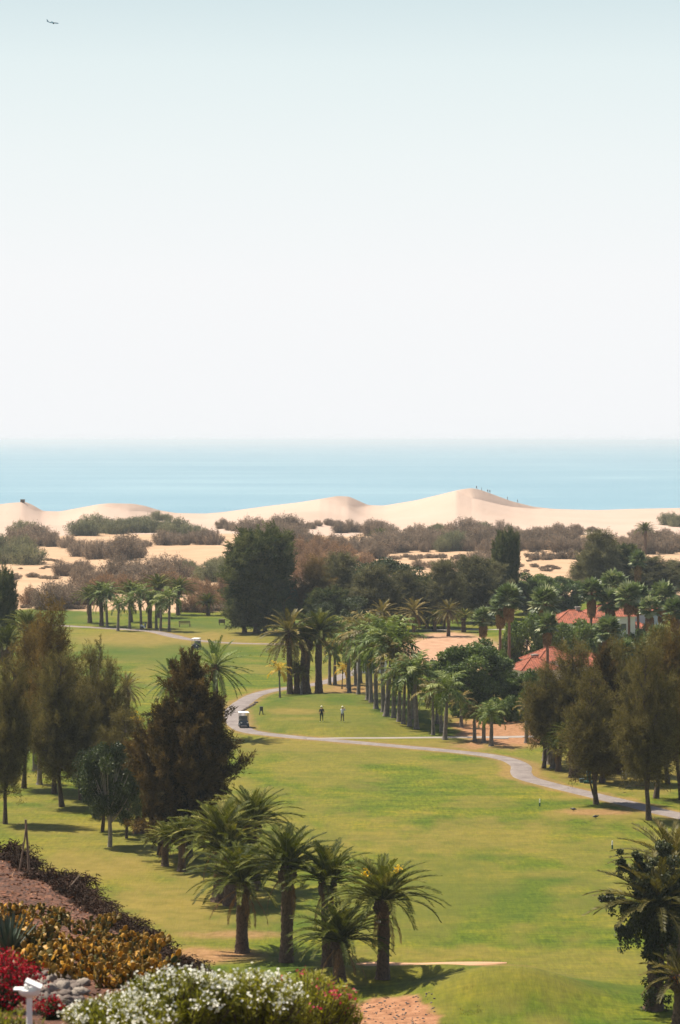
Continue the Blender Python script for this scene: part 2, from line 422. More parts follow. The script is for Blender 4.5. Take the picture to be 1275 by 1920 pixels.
# ------------------------------------------------------------------ ground, dunes, sea
def grid_obj(name, X, Y, Z, mat, attrs=None, smooth=True):
    n, k = X.shape
    me = bpy.data.meshes.new(name)
    V = np.stack([X, Y, Z], -1).reshape(-1, 3)
    i, j = np.meshgrid(np.arange(n-1), np.arange(k-1), indexing='ij')
    q = np.stack([i*k+j, i*k+j+1, (i+1)*k+j+1, (i+1)*k+j], -1).reshape(-1, 4)
    me.vertices.add(len(V)); me.vertices.foreach_set('co', V.ravel())
    me.loops.add(q.size); me.loops.foreach_set('vertex_index', q.ravel().astype(np.int32))
    me.polygons.add(len(q)); me.polygons.foreach_set('loop_start', (np.arange(len(q))*4).astype(np.int32))
    me.polygons.foreach_set('use_smooth', np.full(len(q), smooth))
    for a, vals in (attrs or {}).items():
        at = me.attributes.new(a, 'FLOAT', 'POINT'); at.data.foreach_set('value', np.clip(vals, 0, 1).ravel().astype(np.float32))
    me.update(calc_edges=True); me.validate(); me.materials.append(mat)
    o = bpy.data.objects.new(name, me); COL.objects.link(o); o['kind'] = 'structure'
    return o

def catmull(pts, n=10):
    pts = [np.array(p, float) for p in pts]; pts = [2*pts[0]-pts[1]]+pts+[2*pts[-1]-pts[-2]]
    out = []
    for i in range(1, len(pts)-2):
        p0, p1, p2, p3 = pts[i-1:i+3]
        for k in range(n):
            t_ = k/n
            out.append(.5*((2*p1)+(-p0+p2)*t_+(2*p0-5*p1+4*p2-p3)*t_**2+(-p0+3*p1-3*p2+p3)*t_**3))
    return np.array(out+[pts[-2]])
PATH_MAIN = [(1320, 1540), (1240, 1522), (1180, 1507), (1100, 1488), (1030, 1471), (988, 1459), (977, 1449), (976, 1436), (952, 1424), (905, 1415), (820, 1406), (720, 1397), (620, 1388), (540, 1381), (470, 1372), (447, 1360), (441, 1346), (441, 1332), (455, 1318), (480, 1303), (515, 1294), (560, 1288), (610, 1279), (650, 1265), (700, 1248)]
PATH_FAR = [(90, 1172), (180, 1177), (250, 1181), (292, 1185), (318, 1191), (350, 1198), (400, 1204), (470, 1207), (560, 1208)]
cols = np.concatenate([np.linspace(-3200, -80, 60)[:-1], np.arange(-80, 1360, 4.5), np.linspace(1360, 4500, 60)])
rows = np.concatenate([np.array([3600, 3000, 2600, 2300, 2100, 2000]), np.arange(1950, 1560, -3.0), np.arange(1560, 1000, -1.5)])
PX, PY = np.meshgrid(cols, rows)
D = F*CH/(PY-HY); X = (PX-CX)/F*D; Z = H(X, D)
def ell(px, py, cx, cy, rx, ry, soft=.35, nz=.35, seed=1):
    e = np.sqrt(((px-cx)/rx)**2+((py-cy)/ry)**2)+nz*(fbm(px/40, py/14, seed, 3)-.5)*2
    return 1-sstep(1-soft, 1+soft, e)
wob = (fbm(PX/60, PY*0+2, 71, 3)-.5)
# sand begins behind the last fairway
edge = 1147+8*wob+np.where(PX < 300, -4, 0)+np.where(PX > 900, -25, 0)
sandm = 1-sstep(edge-2, edge+2, PY)
dry = .40*sstep(.52, .68, fbm(X/9, D/22, 3, 4))
dry = np.maximum(dry, .42*sstep(.5, .7, fbm(X/6, D/9, 9, 4)))
dry = np.maximum(dry, .85*ell(PX, PY, 300, 1198, 200, 15, .5, .4, 2))
dry = np.maximum(dry, .55*ell(PX, PY, 440, 1192, 130, 16, .5, .6, 4))
dry = np.maximum(dry, .60*ell(PX, PY, 620, 1398, 330, 14, .6, .5, 5))
dry = np.maximum(dry, .85*ell(PX, PY, 555, 1343, 62, 7, .5, .4, 6))
dry = np.maximum(dry, .60*ell(PX, PY, 548, 1357, 55, 4, .5, .3, 6))
dry = np.maximum(dry, .80*ell(PX, PY, 190, 1622, 170, 30, .7, .5, 7))
dry = np.maximum(dry, .5*ell(PX, PY, 120, 1555, 130, 18, .7, .5, 7))
dry = np.maximum(dry, .75*ell(PX, PY, 340, 1700, 170, 60, .7, .6, 8))
dry = np.maximum(dry, .8*ell(PX, PY, 1140, 1450, 200, 38, .6, .7, 12))
dry = np.maximum(dry, .7*ell(PX, PY, 880, 1395, 260, 10, .6, .5, 13))
dry = np.maximum(dry, .65*ell(PX, PY, 1120, 1530, 130, 10, .6, .8, 14))
dry = np.maximum(dry, .55*ell(PX, PY, 860, 1570, 330, 30, .8, 1.2, 15))
dry = np.maximum(dry, .5*ell(PX, PY, 1000, 1640, 220, 9, .7, .6, 16))
dry = np.maximum(dry, .55*ell(PX, PY, 810, 1790, 200, 16, .7, .8, 17))
dry = np.maximum(dry, .5*ell(PX, PY, 985, 1828, 60, 10, .7, .5, 18))
dry = np.maximum(dry, .7*ell(PX, PY, 640, 1285, 70, 20, .6, .5, 19))
dry = np.maximum(dry, .38*ell(PX, PY, 930, 1868, 170, 48, .6, .6, 29))
dry = np.maximum(dry, .42*ell(PX, PY, 1090, 1812, 170, 34, .3, .05, 20))
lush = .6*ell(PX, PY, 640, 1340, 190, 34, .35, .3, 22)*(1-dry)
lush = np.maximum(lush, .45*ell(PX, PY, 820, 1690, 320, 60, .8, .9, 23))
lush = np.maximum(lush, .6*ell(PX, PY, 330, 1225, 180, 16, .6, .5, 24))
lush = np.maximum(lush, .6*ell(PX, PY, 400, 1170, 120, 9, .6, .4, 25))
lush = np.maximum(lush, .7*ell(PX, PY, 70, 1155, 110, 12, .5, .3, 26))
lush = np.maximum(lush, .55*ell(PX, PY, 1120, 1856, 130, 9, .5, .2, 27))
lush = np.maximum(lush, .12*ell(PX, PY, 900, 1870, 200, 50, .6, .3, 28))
soil = ell(PX, PY, 720, 1915, 105, 42, .12, .3, 31)
soil = np.maximum(soil, .75*ell(PX, PY, 385, 1790, 90, 14, .6, .5, 32))
soil = np.maximum(soil, .6*ell(PX, PY, 440, 1752, 80, 7, .6, .5, 33))
soil = np.maximum(soil, .9*ell(PX, PY, 950, 1372, 95, 32, .3, .5, 34))
soil = np.maximum(soil, .55*ell(PX, PY, 665, 1292, 60, 13, .6, .5, 35))
soil = np.maximum(soil, .6*ell(PX, PY, 1115, 1524, 60, 5, .6, .6, 36))
soil = np.maximum(soil, .55*ell(PX, PY, 940, 1815, 50, 4, .6, .4, 37))
soil = np.maximum(soil, .6*ell(PX, PY, 1180, 1300, 220, 70, .5, .3, 38))
verge = np.zeros_like(X)
for pl_, hw_ in ((PATH_MAIN, 1.35), (PATH_FAR, 1.1)):
    wp_ = catmull([tuple(G(a, b)) for a, b in pl_], 14)[:, :2]; dist = np.full(X.shape, 1e9)
    for q_ in wp_: dist = np.minimum(dist, np.hypot(X-q_[0], (D-q_[1])))
    verge = np.maximum(verge, 1-sstep(hw_, hw_+1.0, dist+1.3*(fbm(X/2.2, D/2.2, 52, 3)-.5)))
soil = np.maximum(soil, .42*verge)
clay = ell(PX, PY, 850, 1222, 90, 34, .2, .3, 41)
clay = np.maximum(clay, ell(PX, PY, 1000, 1240, 120, 40, .3, .3, 43))
clay = np.maximum(clay, .8*ell(PX, PY, 800, 1144, 140, 4, .4, .4, 42))
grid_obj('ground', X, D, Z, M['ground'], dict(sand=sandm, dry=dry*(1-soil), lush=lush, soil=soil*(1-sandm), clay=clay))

# dunes: profile per column of bearing
D0 = F*CH/(1004-HY)
dcols = np.concatenate([np.linspace(-1500, -60, 40)[:-1], np.arange(-60, 1340, 3.0), np.linspace(1340, 2900, 40)])
cp = np.array([(-1500, 955), (-300, 950), (-60, 946), (0, 945.5), (20, 943), (48, 941), (62, 947), (80, 958), (112, 959), (150, 952), (185, 945.5), (205, 943.5), (250, 944.5), (270, 948), (300, 957), (330, 962), (385, 963), (420, 960), (500, 949), (560, 942), (610, 934), (632, 930), (655, 931), (668, 937), (690, 947), (720, 948), (780, 938), (830, 926), (862, 918), (884, 915), (900, 918), (930, 929), (960, 940), (1000, 950), (1040, 954.5), (1120, 956.5), (1200, 954), (1275, 952.5), (1500, 951), (2900, 955)], float)
dd = np.array([(-1500, 1000), (-60, 985), (48, 985), (80, 1010), (112, 1030), (205, 985), (330, 1060), (420, 1080), (632, 1040), (690, 1130), (720, 1130), (850, 1062), (884, 1068), (960, 1096), (1040, 1120), (1275, 1135), (2900, 1150)], float)
ker = np.array([1, 2, 3, 2, 1])/9
cy = np.interp(dcols, cp[:, 0], cp[:, 1]); cd = np.interp(dcols, dd[:, 0], dd[:, 1])
cy[2:-2] = np.convolve(cy, ker, 'valid'); cd = np.convolve(np.pad(cd, 12, 'edge'), np.ones(25)/25, 'valid')
# slip faces: columns -> how far (photo rows) the toe lies below the crest
sp = np.array([(-60, 0), (40, 0.5), (52, 9), (64, 9), (82, 2), (100, 0), (180, 0), (212, 9), (245, 14), (285, 9), (305, 1), (600, 0), (615, 4), (640, 18), (668, 14), (690, 2), (712, 0), (855, 0), (868, 9), (885, 19), (910, 18), (940, 14), (980, 7), (1020, 1.5), (1045, 0), (2900, 0)], float)
sl_ = np.interp(dcols, sp[:, 0], sp[:, 1], left=0)
drow = np.unique(np.concatenate([np.linspace(0, 1, 90), np.linspace(.86, 1.0, 60)]))
gx_ = np.gradient(cd)/(np.gradient(dcols)*cd/F); slant = np.sqrt(1+gx_**2)
DX, DY, DZ = [], [], []
for c0, yc, dc, s_, sf in zip(dcols, cy, cd, sl_, slant):
    zc = CH-(yc-HY)/F*dc
    run = (.5+s_*.32)*sf
    dt = dc-run
    zt = CH-(yc+s_-HY)/F*dt if s_ > 0 else zc
    z0 = float(H((c0-CX)/F*D0, D0))
    q = drow*(dc-D0)/(dc-D0)
    d_ = D0+(dc-D0)*q
    u = np.clip((d_-D0)/(dt-D0), 0, 1)
    zz = z0+(zt-z0)*(0.35*u+0.65*u**1.9)
    if s_ > 0: zz = np.where(d_ > dt, zt+(zc-zt)*np.clip((d_-dt)/(dc-dt), 0, 1)**.9, zz)
    back = np.array([4, 12, 25, 45, 80, 130.])
    d_ = np.concatenate([d_, dc+back]); zz = np.concatenate([zz, zc-np.array([.5, 2.2, 5.5, 9, 13, 17.])])
    DX.append((c0-CX)/F*d_); DY.append(d_); DZ.append(np.maximum(zz, -4))
DX, DY, DZ = np.array(DX).T, np.array(DY).T, np.array(DZ).T
fr = sstep(D0+4, D0+60, DY)
nb = len(drow)
env = np.concatenate([np.sin(np.clip(drow, 0, 1)*PI)**.7, np.zeros(6)])[:, None]
DZ = DZ+env*(1.5*(fbm(DX/38+.3*DY/60, DY/50, 61, 3)-.5)+.5*(fbm(DX/13, DY/26, 67, 2)-.5))
for (bx, by, rx, ry, hh) in ((330, 985, 120, 22, 1.6), (60, 972, 110, 26, 2.0), (560, 962, 60, 26, 1.5), (600, 985, 70, 20, 1.4), (1150, 978, 160, 20, 1.2), (200, 975, 70, 18, -1.0)):
    ix, iy = P0(bx, by+12)
    iy = dof(by+25); ix = (bx-CX)/F*iy
    ew = rx/F*iy
    dx = (DX-ix)/ew
    DZ += env*hh*np.exp(-dx**2)*np.where(DY < iy, np.exp(-((DY-iy)/26)**2), np.exp(-((DY-iy)/9)**2))
grid_obj('sand_dunes', DX, DY, DZ, M['sand'])

def dune_hit(px, py):
    j = int(np.argmin(np.abs(dcols-px))); ys_ = HY+(CH-DZ[:, j])/DY[:, j]*F
    k = np.argmax(ys_ <= py) if (ys_ <= py).any() else int(np.argmin(ys_))
    d_ = DY[k, j]; return Vector(((px-CX)/F*d_, d_, DZ[k, j]))
R = 280000.
xs = np.array([-R, -60000, -12000, -3000, 0, 3000, 12000, 60000, R]); ys = np.array([1000, 1600, 2600, 5000, 12000, 40000, 120000, R])
XX, YY = np.meshgrid(xs, ys)
grid_obj('sea', XX, YY, np.full_like(XX, -2.5), M['sea'])
acc = Acc(); acc.add([(-9000, -3000, -3), (9000, -3000, -3), (9000, 1100, -3), (-9000, 1100, -3)], [[0, 1, 2, 3]])
tag(acc.obj('plain', M['hill']), kind='structure')

# ------------------------------------------------------------------ paths and sheets
def path(name, pix, wid, mat, lift=.05):
    wp = catmull([tuple(G(a, b)) for a, b in pix], 14)[:, :2]
    wd = np.interp(np.linspace(0, 1, len(wp)), np.linspace(0, 1, len(wid)), wid)
    T = nrm(np.gradient(wp, axis=0)); Nn = np.stack([-T[:, 1], T[:, 0]], 1)
    u = np.linspace(-.5, .5, 7)
    jit = 1+.05*(vnoise(np.arange(len(wp))/3., np.zeros(len(wp)), 4)-.5)
    Xp = wp[:, None, 0]+Nn[:, None, 0]*u*(wd*jit)[:, None]; Yp = wp[:, None, 1]+Nn[:, None, 1]*u*(wd*jit)[:, None]
    Zp = H(Xp, Yp)+lift-np.array([.12, 0, 0, 0, 0, 0, .12])
    return grid_obj(name, Xp.T, Yp.T, Zp.T, mat)
path('path', PATH_MAIN, [3.0, 2.8, 2.6, 2.6, 2.5, 2.4, 2.4, 2.4, 2.6, 3.0, 3.0, 2.6, 2.4, 2.6, 3.0], M['asphalt'])
path('path', [(575, 1386), (640, 1384.5), (740, 1384), (840, 1383), (930, 1382.5), (1010, 1381)], [.9, .9, 1.0, 1.3, 1.5], M['concrete'], .075)
path('path', PATH_FAR, [2.4, 2.4, 2.6, 3.2, 2.2, 1.8, 1.6], M['asphalt'])
path('path', [(690, 1182), (780, 1181.5), (870, 1181), (960, 1180)], [1.8, 1.8, 1.8], M['concrete'])
# bunker: shallow sand sheet behind the near lip
bn = []
for px_, hw in ((668, .1), (690, 1.0), (720, 1.4), (780, 1.3), (850, 1.1), (900, .7), (950, .1)):
    c_ = G(px_, 1806+4*(1-abs(px_-760)/200)); bn.append((c_.x, c_.y, hw))
bn = np.array(bn); u = np.linspace(-1, 1, 7)
Xb = np.repeat(catmull(bn, 6)[:, :1], 7, 1); cb = catmull(bn, 6)
Yb = cb[:, 1:2]+u*np.maximum(cb[:, 2:3], .05)*1.0
grid_obj('bunker_sand', Xb.T, Yb.T, (H(Xb, Yb)+.06-.1*(np.abs(u) > .9)).T, M['bunker'])

# the near hillside on the left
def ridge_x(d): return np.interp(d, [-40, 20, 36, 45, 55, 62, 75, 85, 95, 105, 130], [1.5, 1.2, .9, .3, -1.4, -2.75, -5.1, -7.4, -10.2, -13.4, -22])
def ridge_z(d): return np.interp(d, [-40, 0, 36, 45, 55, 62, 75, 85, 95, 105, 118, 135], [26.5, 26.0, 22.9, 21.95, 20.35, 19.25, 17.75, 17.05, 16.6, 16.1, 11, 0])
def hill_z(x, d):
    x = np.asarray(x, float); d = np.asarray(d, float)
    rx, rz = ridge_x(d), ridge_z(d)
    q = x-rx
    lump = .5*(fbm(x/2.5, d/3.5, 91, 4)-.5)+.14*(fbm(x/.5, d/.7, 95, 2)-.5)
    inn = rz+.05*np.maximum(-q, 0)+lump-.35*np.exp(-(q/.9)**2)
    out = rz-.35-q*1.0
    return np.maximum(np.where(q < 0, inn, np.minimum(inn, out)+0*q), -2.0)
hd = np.concatenate([np.arange(-40, 30, 4.), np.arange(30, 112, .4), np.arange(112, 136, 2.)])
hq = np.concatenate([np.linspace(-120, -14, 25)[:-1], np.arange(-14, 1.2, .18), np.linspace(1.2, 34, 22)])
HQ, HD = np.meshgrid(hq, hd); HX = HQ+ridge_x(HD)
grid_obj('hillside', HX, HD, hill_z(HX, HD), M['hill'])
def HP(px, d):
    x = (px-CX)/F*d; return Vector((x, d, float(hill_z(x, d))))
def hill_hit(px, py):
    ds = np.linspace(33, 118, 1200); xs_ = (px-CX)/F*ds
    yy = HY+(CH-hill_z(xs_, ds))/ds*F
    i = np.argmax(yy <= py) if (yy <= py).any() else len(ds)-1
    return HP(px, float(ds[i]))

# ------------------------------------------------------------------ palms
def frond(acc, base, az, e0, L, droop, npair, leafL, leafW, vee=.3, tint=.5, gravity=.25, start=.12, rach=.03, plum=0.0, mat=0, tipfac=.45, fwd=.6):
    n = 11; t_ = np.linspace(0, 1, n)
    el = e0-droop*t_**1.35
    st = L/(n-1)
    hd_ = np.array([math.cos(az), math.sin(az), 0]); S_ = np.array([-math.sin(az), math.cos(az), 0])
    stepv = np.cos(el)[:, None]*hd_+np.sin(el)[:, None]*np.array([0, 0, 1])
    pts = np.array(base)+np.concatenate([[[0, 0, 0]], np.cumsum(stepv[:-1]*st, 0)])
    tube(acc, pts, np.linspace(rach, rach*.25, n), 3, min(1, tint+.25), mat, cap=False)
    s = np.linspace(start, .99, npair)
    pos = np.stack([np.interp(s, t_, pts[:, k]) for k in range(3)], 1)
    T = nrm(np.stack([np.interp(s, t_, stepv[:, k]) for k in range(3)], 1)); N_ = np.cross(T, S_)
    env = np.interp(s, [start, .3, .6, 1], [.55, 1, .95, tipfac])*leafL
    for sd in (-1, 1):
        vv = vee+plum*rng.normal(size=npair)
        d_ = T*fwd+sd*S_*.8+N_*vv[:, None]-np.array([0, 0, 1])*gravity+rng.normal(size=(npair, 3))*.07
        cards(acc, pos, d_, env*(1+.12*rng.normal(size=npair)), leafW, np.clip(tint+.12*rng.normal(size=npair), 0, 1), mat, up=np.broadcast_to(N_*.9+T*.1+rng.normal(size=(npair, 3))*.25, (npair, 3)))

def date_crown(nf=64, L=3.6, seed=0, droop=1.2, npair=48, leafL=.50, leafW=.055, emax=88, emin=4, dead=5, tint0=.42):
    a = Acc(); g = 2.39996
    for i in range(nf):
        q = (i+.5)/nf
        e0 = math.radians(emax+(emin-emax)*q**.66)+rng.normal()*.06
        l_ = L*(.72+.28*min(1, q*2.2))*(1+.06*rng.normal())
        frond(a, (0, 0, .15*(1-q)), i*g+rng.normal()*.1, e0, l_, droop*(.72+.36*q)*(1+.12*rng.normal()), npair, leafL, leafW, .40, tint0+.2*rng.normal()-.1*q, .12, rach=.04, fwd=1.0)
    for i in range(dead):
        frond(a, (0, 0, -.1), i*2*PI/dead+rng.normal()*.2, math.radians(-35)+rng.normal()*.15, L*.75, .9, npair//2, leafL*.7, leafW, .1, .3, .6, rach=.035, mat=1)
    return a
def date_trunk(h=4.5, r=.42, boss=True, k=14):
    a = Acc(); n = max(8, int(h/.16)); z = np.linspace(0, h, n)
    rr = r*(1+.35*np.exp(-z/.35)+.05*np.sin(z*3.0))
    pts = np.stack([.05*np.sin(z*.8), .05*np.cos(z*.7), z], 1)
    tube(a, pts, rr, k, bump=.07)
    if boss:
        z2 = np.linspace(h-.75, h+.25, 10)
        tube(a, np.stack([0*z2+pts[-1, 0], 0*z2+pts[-1, 1], z2], 1), r*np.interp(np.linspace(0, 1, 10), [0, .25, .6, 1], [.9, 1.42, 1.5, .8]), k, bump=.12)
        for i in range(44):          # stubs of cut fronds
            az = i*2.39996; zz = h-.6+.7*(i/44); c_, s_ = math.cos(az), math.sin(az)
            p = np.array([c_*r*1.25, s_*r*1.25, zz])+[pts[-1, 0], pts[-1, 1], 0]
            tube(a, [p, p+np.array([c_*.16, s_*.16, .2])], [.07, .035], 4)
    return a
def mk_date(name, tags, nf, L, leafmat, trunk_r=.42, h=4.5, **kw):
    r = thing(name, *tags)
    kid(r, date_trunk(h, trunk_r).obj('trunk', M['bark_palm'], r, True))
    c_ = date_crown(nf, L, **kw).obj('crown', [M[leafmat], M['dead']], r); kid(r, c_); c_.location = (0, 0, h)
    return r, h, L
def place_date(pro, px, base, cc, rad, label, group=None, rz=None, tz=None, thick=None, loc=None, cat='palm', lean=0):
    root, h, L = pro
    g = G(px, base) if loc is None else loc
    d = g.y; th = (base-cc)/F*d
    r = use(root, g, rng.uniform(0, 6.28) if rz is None else rz, 1, label, group, cat)
    ks = KIDS[r.name]
    cs = rad/F*d/(L*.86)
    s_ = (min(1.25, max(.45, cs*1.05)) if thick is None else thick)
    for o in ks:
        if o.name.startswith('trunk'): o.scale = (s_, s_, th/h)
        else: o.location = (0, 0, th); o.scale = (cs, cs, cs)
    r.rotation_euler[1] = lean
    return r

CANARY = mk_date('canary_palm', ('', 'palm'), 62, 3.7, 'palm', droop=1.2, emin=14)
CANARY2 = mk_date('canary_palm', ('', 'palm'), 52, 3.5, 'palm', trunk_r=.46, droop=1.1, emin=16, dead=3)
STIFF = mk_date('date_palm', ('', 'palm'), 44, 3.3, 'palm_green', trunk_r=.33, droop=.62, npair=28, leafL=.42, leafW=.075, emin=-42, dead=4, tint0=.45)
OLIVE = mk_date('date_palm', ('', 'palm'), 40, 3.0, 'palm_olive', trunk_r=.36, droop=.85, npair=22, leafL=.45, leafW=.09, emin=-40, dead=9, tint0=.5)

def royal_crown(nf=23, L=2.5):
    a = Acc()
    for i in range(nf):
        q = (i+.5)/nf
        frond(a, (0, 0, .1*(1-q)), i*2.39996+rng.normal()*.15, math.radians(84-102*q), L*(.85+.15*q)*(1+.07*rng.normal()), 1.35+.35*q, 30, .52, .10, .15, .5+.2*rng.normal(), .45, .1, .035, .35)
    return a
def mk_royal(name, leafmat, r=.26, h=5, shaft=True, nf=17):
    o = thing(name, '', 'palm')
    a = Acc(); z = np.linspace(0, h, 16); u = z/h
    tube(a, np.stack([0*z, 0*z, z], 1), r*.84*np.interp(u, [0, .06, .3, .55, 1], [1.75, 1.35, 1.12, 1.12, .72]), 12, bump=.01)
    kid(o, a.obj('trunk', M['bark_grey'], o, True))
    if shaft:
        a = Acc(); z = np.linspace(0, .9, 6); tube(a, np.stack([0*z, 0*z, z], 1), np.interp(z/.9, [0, .25, 1], [.2, .22, .09]), 10)
        s_ = a.obj('crownshaft', M['shaft'], o, True); s_.location = (0, 0, h); kid(o, s_)
    c_ = royal_crown(nf).obj('crown', [M[leafmat]], o); c_.location = (0, 0, h+.75); kid(o, c_)
    return o, h, 2.5
ROYAL = mk_royal('royal_palm', 'palm_green')
ROYAL2 = mk_royal('royal_palm', 'palm_olive', r=.24, nf=15)
ROYALY = mk_royal('golden_palm', 'palm_gold', r=.13, nf=11)
def place_royal(pro, px, base, cc, rad, label, group=None, thick=1.0, cat='palm'):
    root, h, L = pro
    g = G(px, base); d = g.y; th = (base-cc)/F*d; cs = rad/F*d/1.6
    r = use(root, g, rng.uniform(0, 6.28), 1, label, group, cat)
    tt = max(.3, th-.75*cs)
    for o in KIDS[r.name]:
        if o.name.startswith('trunk'): o.scale = (thick, thick, tt/h)
        elif o.name.startswith('crownshaft'): o.location = (0, 0, tt-.05); o.scale = (thick, thick, cs)
        else: o.location = (0, 0, tt+.75*cs); o.scale = (cs, cs, cs)
    r.rotation_euler[0] = rng.normal()*.03; r.rotation_euler[1] = rng.normal()*.03; thick *= rng.uniform(.85, 1.12)
    return r

def fan_leaf(acc, base, az, el, pet, rad, tint, mat=0, nseg=15, sag=.35):
    d_ = np.array([math.cos(az)*math.cos(el), math.sin(az)*math.cos(el), math.sin(el)])
    S_ = np.array([-math.sin(az), math.cos(az), 0]); N_ = np.cross(d_, S_)
    tip = np.array(base)+d_*pet-np.array([0, 0, pet*.12])
    tube(acc, [base, tip], [.025, .018], 3, min(1, tint+.2), mat, cap=False)
    ang = np.linspace(-2.1, 2.1, nseg)
    dd_ = np.cos(ang)[:, None]*d_+np.sin(ang)[:, None]*S_-N_*.12*np.abs(np.sin(ang))[:, None]-np.array([0, 0, sag])
    dd_ += rng.normal(size=dd_.shape)*.05
    cards(acc, np.repeat(tip[None], nseg, 0), dd_, rad*(1-.15*np.abs(ang)/2.1), rad*.24, np.clip(tint+.06*rng.normal(size=nseg), 0, 1), mat, up=np.repeat(N_[None], nseg, 0)+rng.normal(size=(nseg, 3))*.2, mid=.62)
def mk_fan():
    o = thing('fan_palm', '', 'palm'); h = 7
    a = Acc(); z = np.linspace(0, h, 18)
    tube(a, np.stack([.06*np.sin(z*.5), 0*z, z], 1), .19*np.interp(z/h, [0, .07, .3, 1], [1.7, 1.2, 1, .85]), 9, bump=.03)
    kid(o, a.obj('trunk', M['bark_red'], o, True))
    a = Acc(); nf = 46
    for i in range(nf):
        q = (i+.5)/nf
        fan_leaf(a, (0, 0, .1), i*2.39996+rng.normal()*.15, math.radians(85-120*q)+rng.normal()*.1, .95*(1+.12*rng.normal()), .85, .42+.24*rng.normal()-.12*q)
    c_ = a.obj('crown', [M['fan']], o); c_.location = (0, 0, h); kid(o, c_)
    a = Acc()
    for i in range(34):
        az = i*2.39996; q = i/34
        fan_leaf(a, (math.cos(az)*.15, math.sin(az)*.15, -.15-1.2*q), az, math.radians(-62-18*q)+rng.normal()*.08, .55, .7, .4+.3*rng.normal(), nseg=9, sag=.6)
    c_ = a.obj('dead_fronds', [M['dead']], o); c_.location = (0, 0, h); kid(o, c_)
    return o, h, 1.75
FAN = mk_fan()
def place_fan(px, base, cc, rad, label, group=None, skirt=1.0):
    base += 14
    root, h, L = FAN
    g = G(px, base); d = g.y; th = (base-cc)/F*d; cs = rad/F*d/1.62
    r = use(root, g, rng.uniform(0, 6.28), 1, label, group, 'palm')
    for o in KIDS[r.name]:
        if o.name.startswith('trunk'): o.scale = (1.1, 1.1, th/h)
        else: o.location = (0, 0, th); k_ = cs*(skirt if o.name.startswith('dead') else 1); o.scale = (cs, cs, k_)
    return r

# ------------------------------------------------------------------ feathery and broadleaved trees
def casuarina(h=14, w=4.5, n_lead=5, nb=70, per=150, base=.22, leafL=.62, leafW=.085, seed=0, prof=None, fork=False, trunk_r=.26, ragged=.34, lift=.75, droop=.25, plume=1.0, lead_h=(.5, .86), lead_off=(.25, .5)):
    """trunk with leaders; feathery sprays of needles along many rising branches"""
    r = np.random.default_rng(seed); tr, cr = Acc(), Acc()
    prof = prof or ([0, .15, .45, .75, 1], [.55, .95, 1.0, .66, .12])
    leaders = []
    z = np.linspace(0, h*.97, 12); wob_ = r.normal(size=2)*.35
    main = np.stack([wob_[0]*np.sin(z/h*3.2), wob_[1]*np.sin(z/h*2.6), z], 1)
    tube(tr, main, trunk_r*np.interp(z/h, [0, .04, .3, 1], [1.5, 1.05, .8, .12]), 9, bump=.05)
    leaders.append((main, 1.0))
    for k in range(n_lead):
        t0 = r.uniform(.10, .42) if not fork or k else .02
        p0 = np.array([np.interp(t0*h, z, main[:, i]) for i in range(3)])
        az = k*2.39996+r.uniform(-.5, .5); hl = h*r.uniform(*lead_h); off = w*r.uniform(*lead_off)
        q = np.linspace(0, 1, 9)
        pts = p0+np.stack([math.cos(az)*off*q**.7, math.sin(az)*off*q**.7, (hl-p0[2])*q], 1)
        tube(tr, pts, trunk_r*.55*np.linspace(1, .12, 9), 6, bump=.04, cap=False)
        leaders.append((pts, .62))
    tot = sum(x[1] for x in leaders)
    for pts, share in leaders:
        for b_ in range(int(nb*share/tot*len(leaders)*.75)+3):
            u = r.uniform(.02, 1)**.9
            zz = pts[0, 2]+(pts[-1, 2]-pts[0, 2])*u
            if zz < base*h*r.uniform(.8, 1.25): continue
            p = np.array([np.interp(u, np.linspace(0, 1, len(pts)), pts[:, i]) for i in range(3)])
            rr = w*np.interp((zz/h-base)/(1-base), prof[0], prof[1])*(1 if share == 1 else .68)
            bl = max(.6, rr*r.uniform(1-ragged*2, 1+ragged))*.86
            az = r.uniform(0, 6.28)
            tl_ = max(0, (zz/h-base)/(1-base)); d0 = np.array([math.cos(az), math.sin(az), lift*min(1, 1.7*tl_-.12)*r.uniform(.5, 1.4)]); d0 /= np.linalg.norm(d0)
            q = np.linspace(0, 1, 6)
            bp_ = p+d0*bl*q[:, None]+np.array([0, 0, 1])*(bl*.22*q**2)[:, None]-np.array([0, 0, 1])*(bl*droop*q**3)[:, None]
            tube(tr, bp_, np.linspace(.05, .012, 6), 4, cap=False)
            ns_ = 2+int(bl*1.5)
            for k_ in range(ns_):
                s1 = 1.0 if k_ == 0 else r.uniform(.22, 1.0)
                c0 = np.array([np.interp(s1, q, bp_[:, i]) for i in range(3)])
                ax = d0*.5+np.array([0, 0, .5])+r.normal(size=3)*.42; ax /= np.linalg.norm(ax)
                Ls = plume*r.uniform(.6, 1.5); n = int(per*r.uniform(.6, 1.3)*Ls/plume)
                v = r.uniform(-.15, 1, n)
                rad = plume*.17*(1.15-.8*np.abs(v))
                c_ = c0+ax*(v*Ls)[:, None]+r.normal(size=(n, 3))*rad[:, None]
                dirs = ax*.75+r.normal(size=(n, 3))*.55-np.array([0, 0, droop*.6])
                tb = r.normal()*.24+.45
                cards(cr, c_, dirs, leafL*r.uniform(.5, 1.25, n), leafW*r.uniform(.6, 1.3, n), np.clip(tb+.14*r.normal(size=n), 0, 1))
    return tr, cr
def extent(cr):
    V = np.concatenate(cr.v); return float(np.percentile(V[:, 2], 99.8)), float(np.percentile(np.abs(V[:, :2]), 99.5))
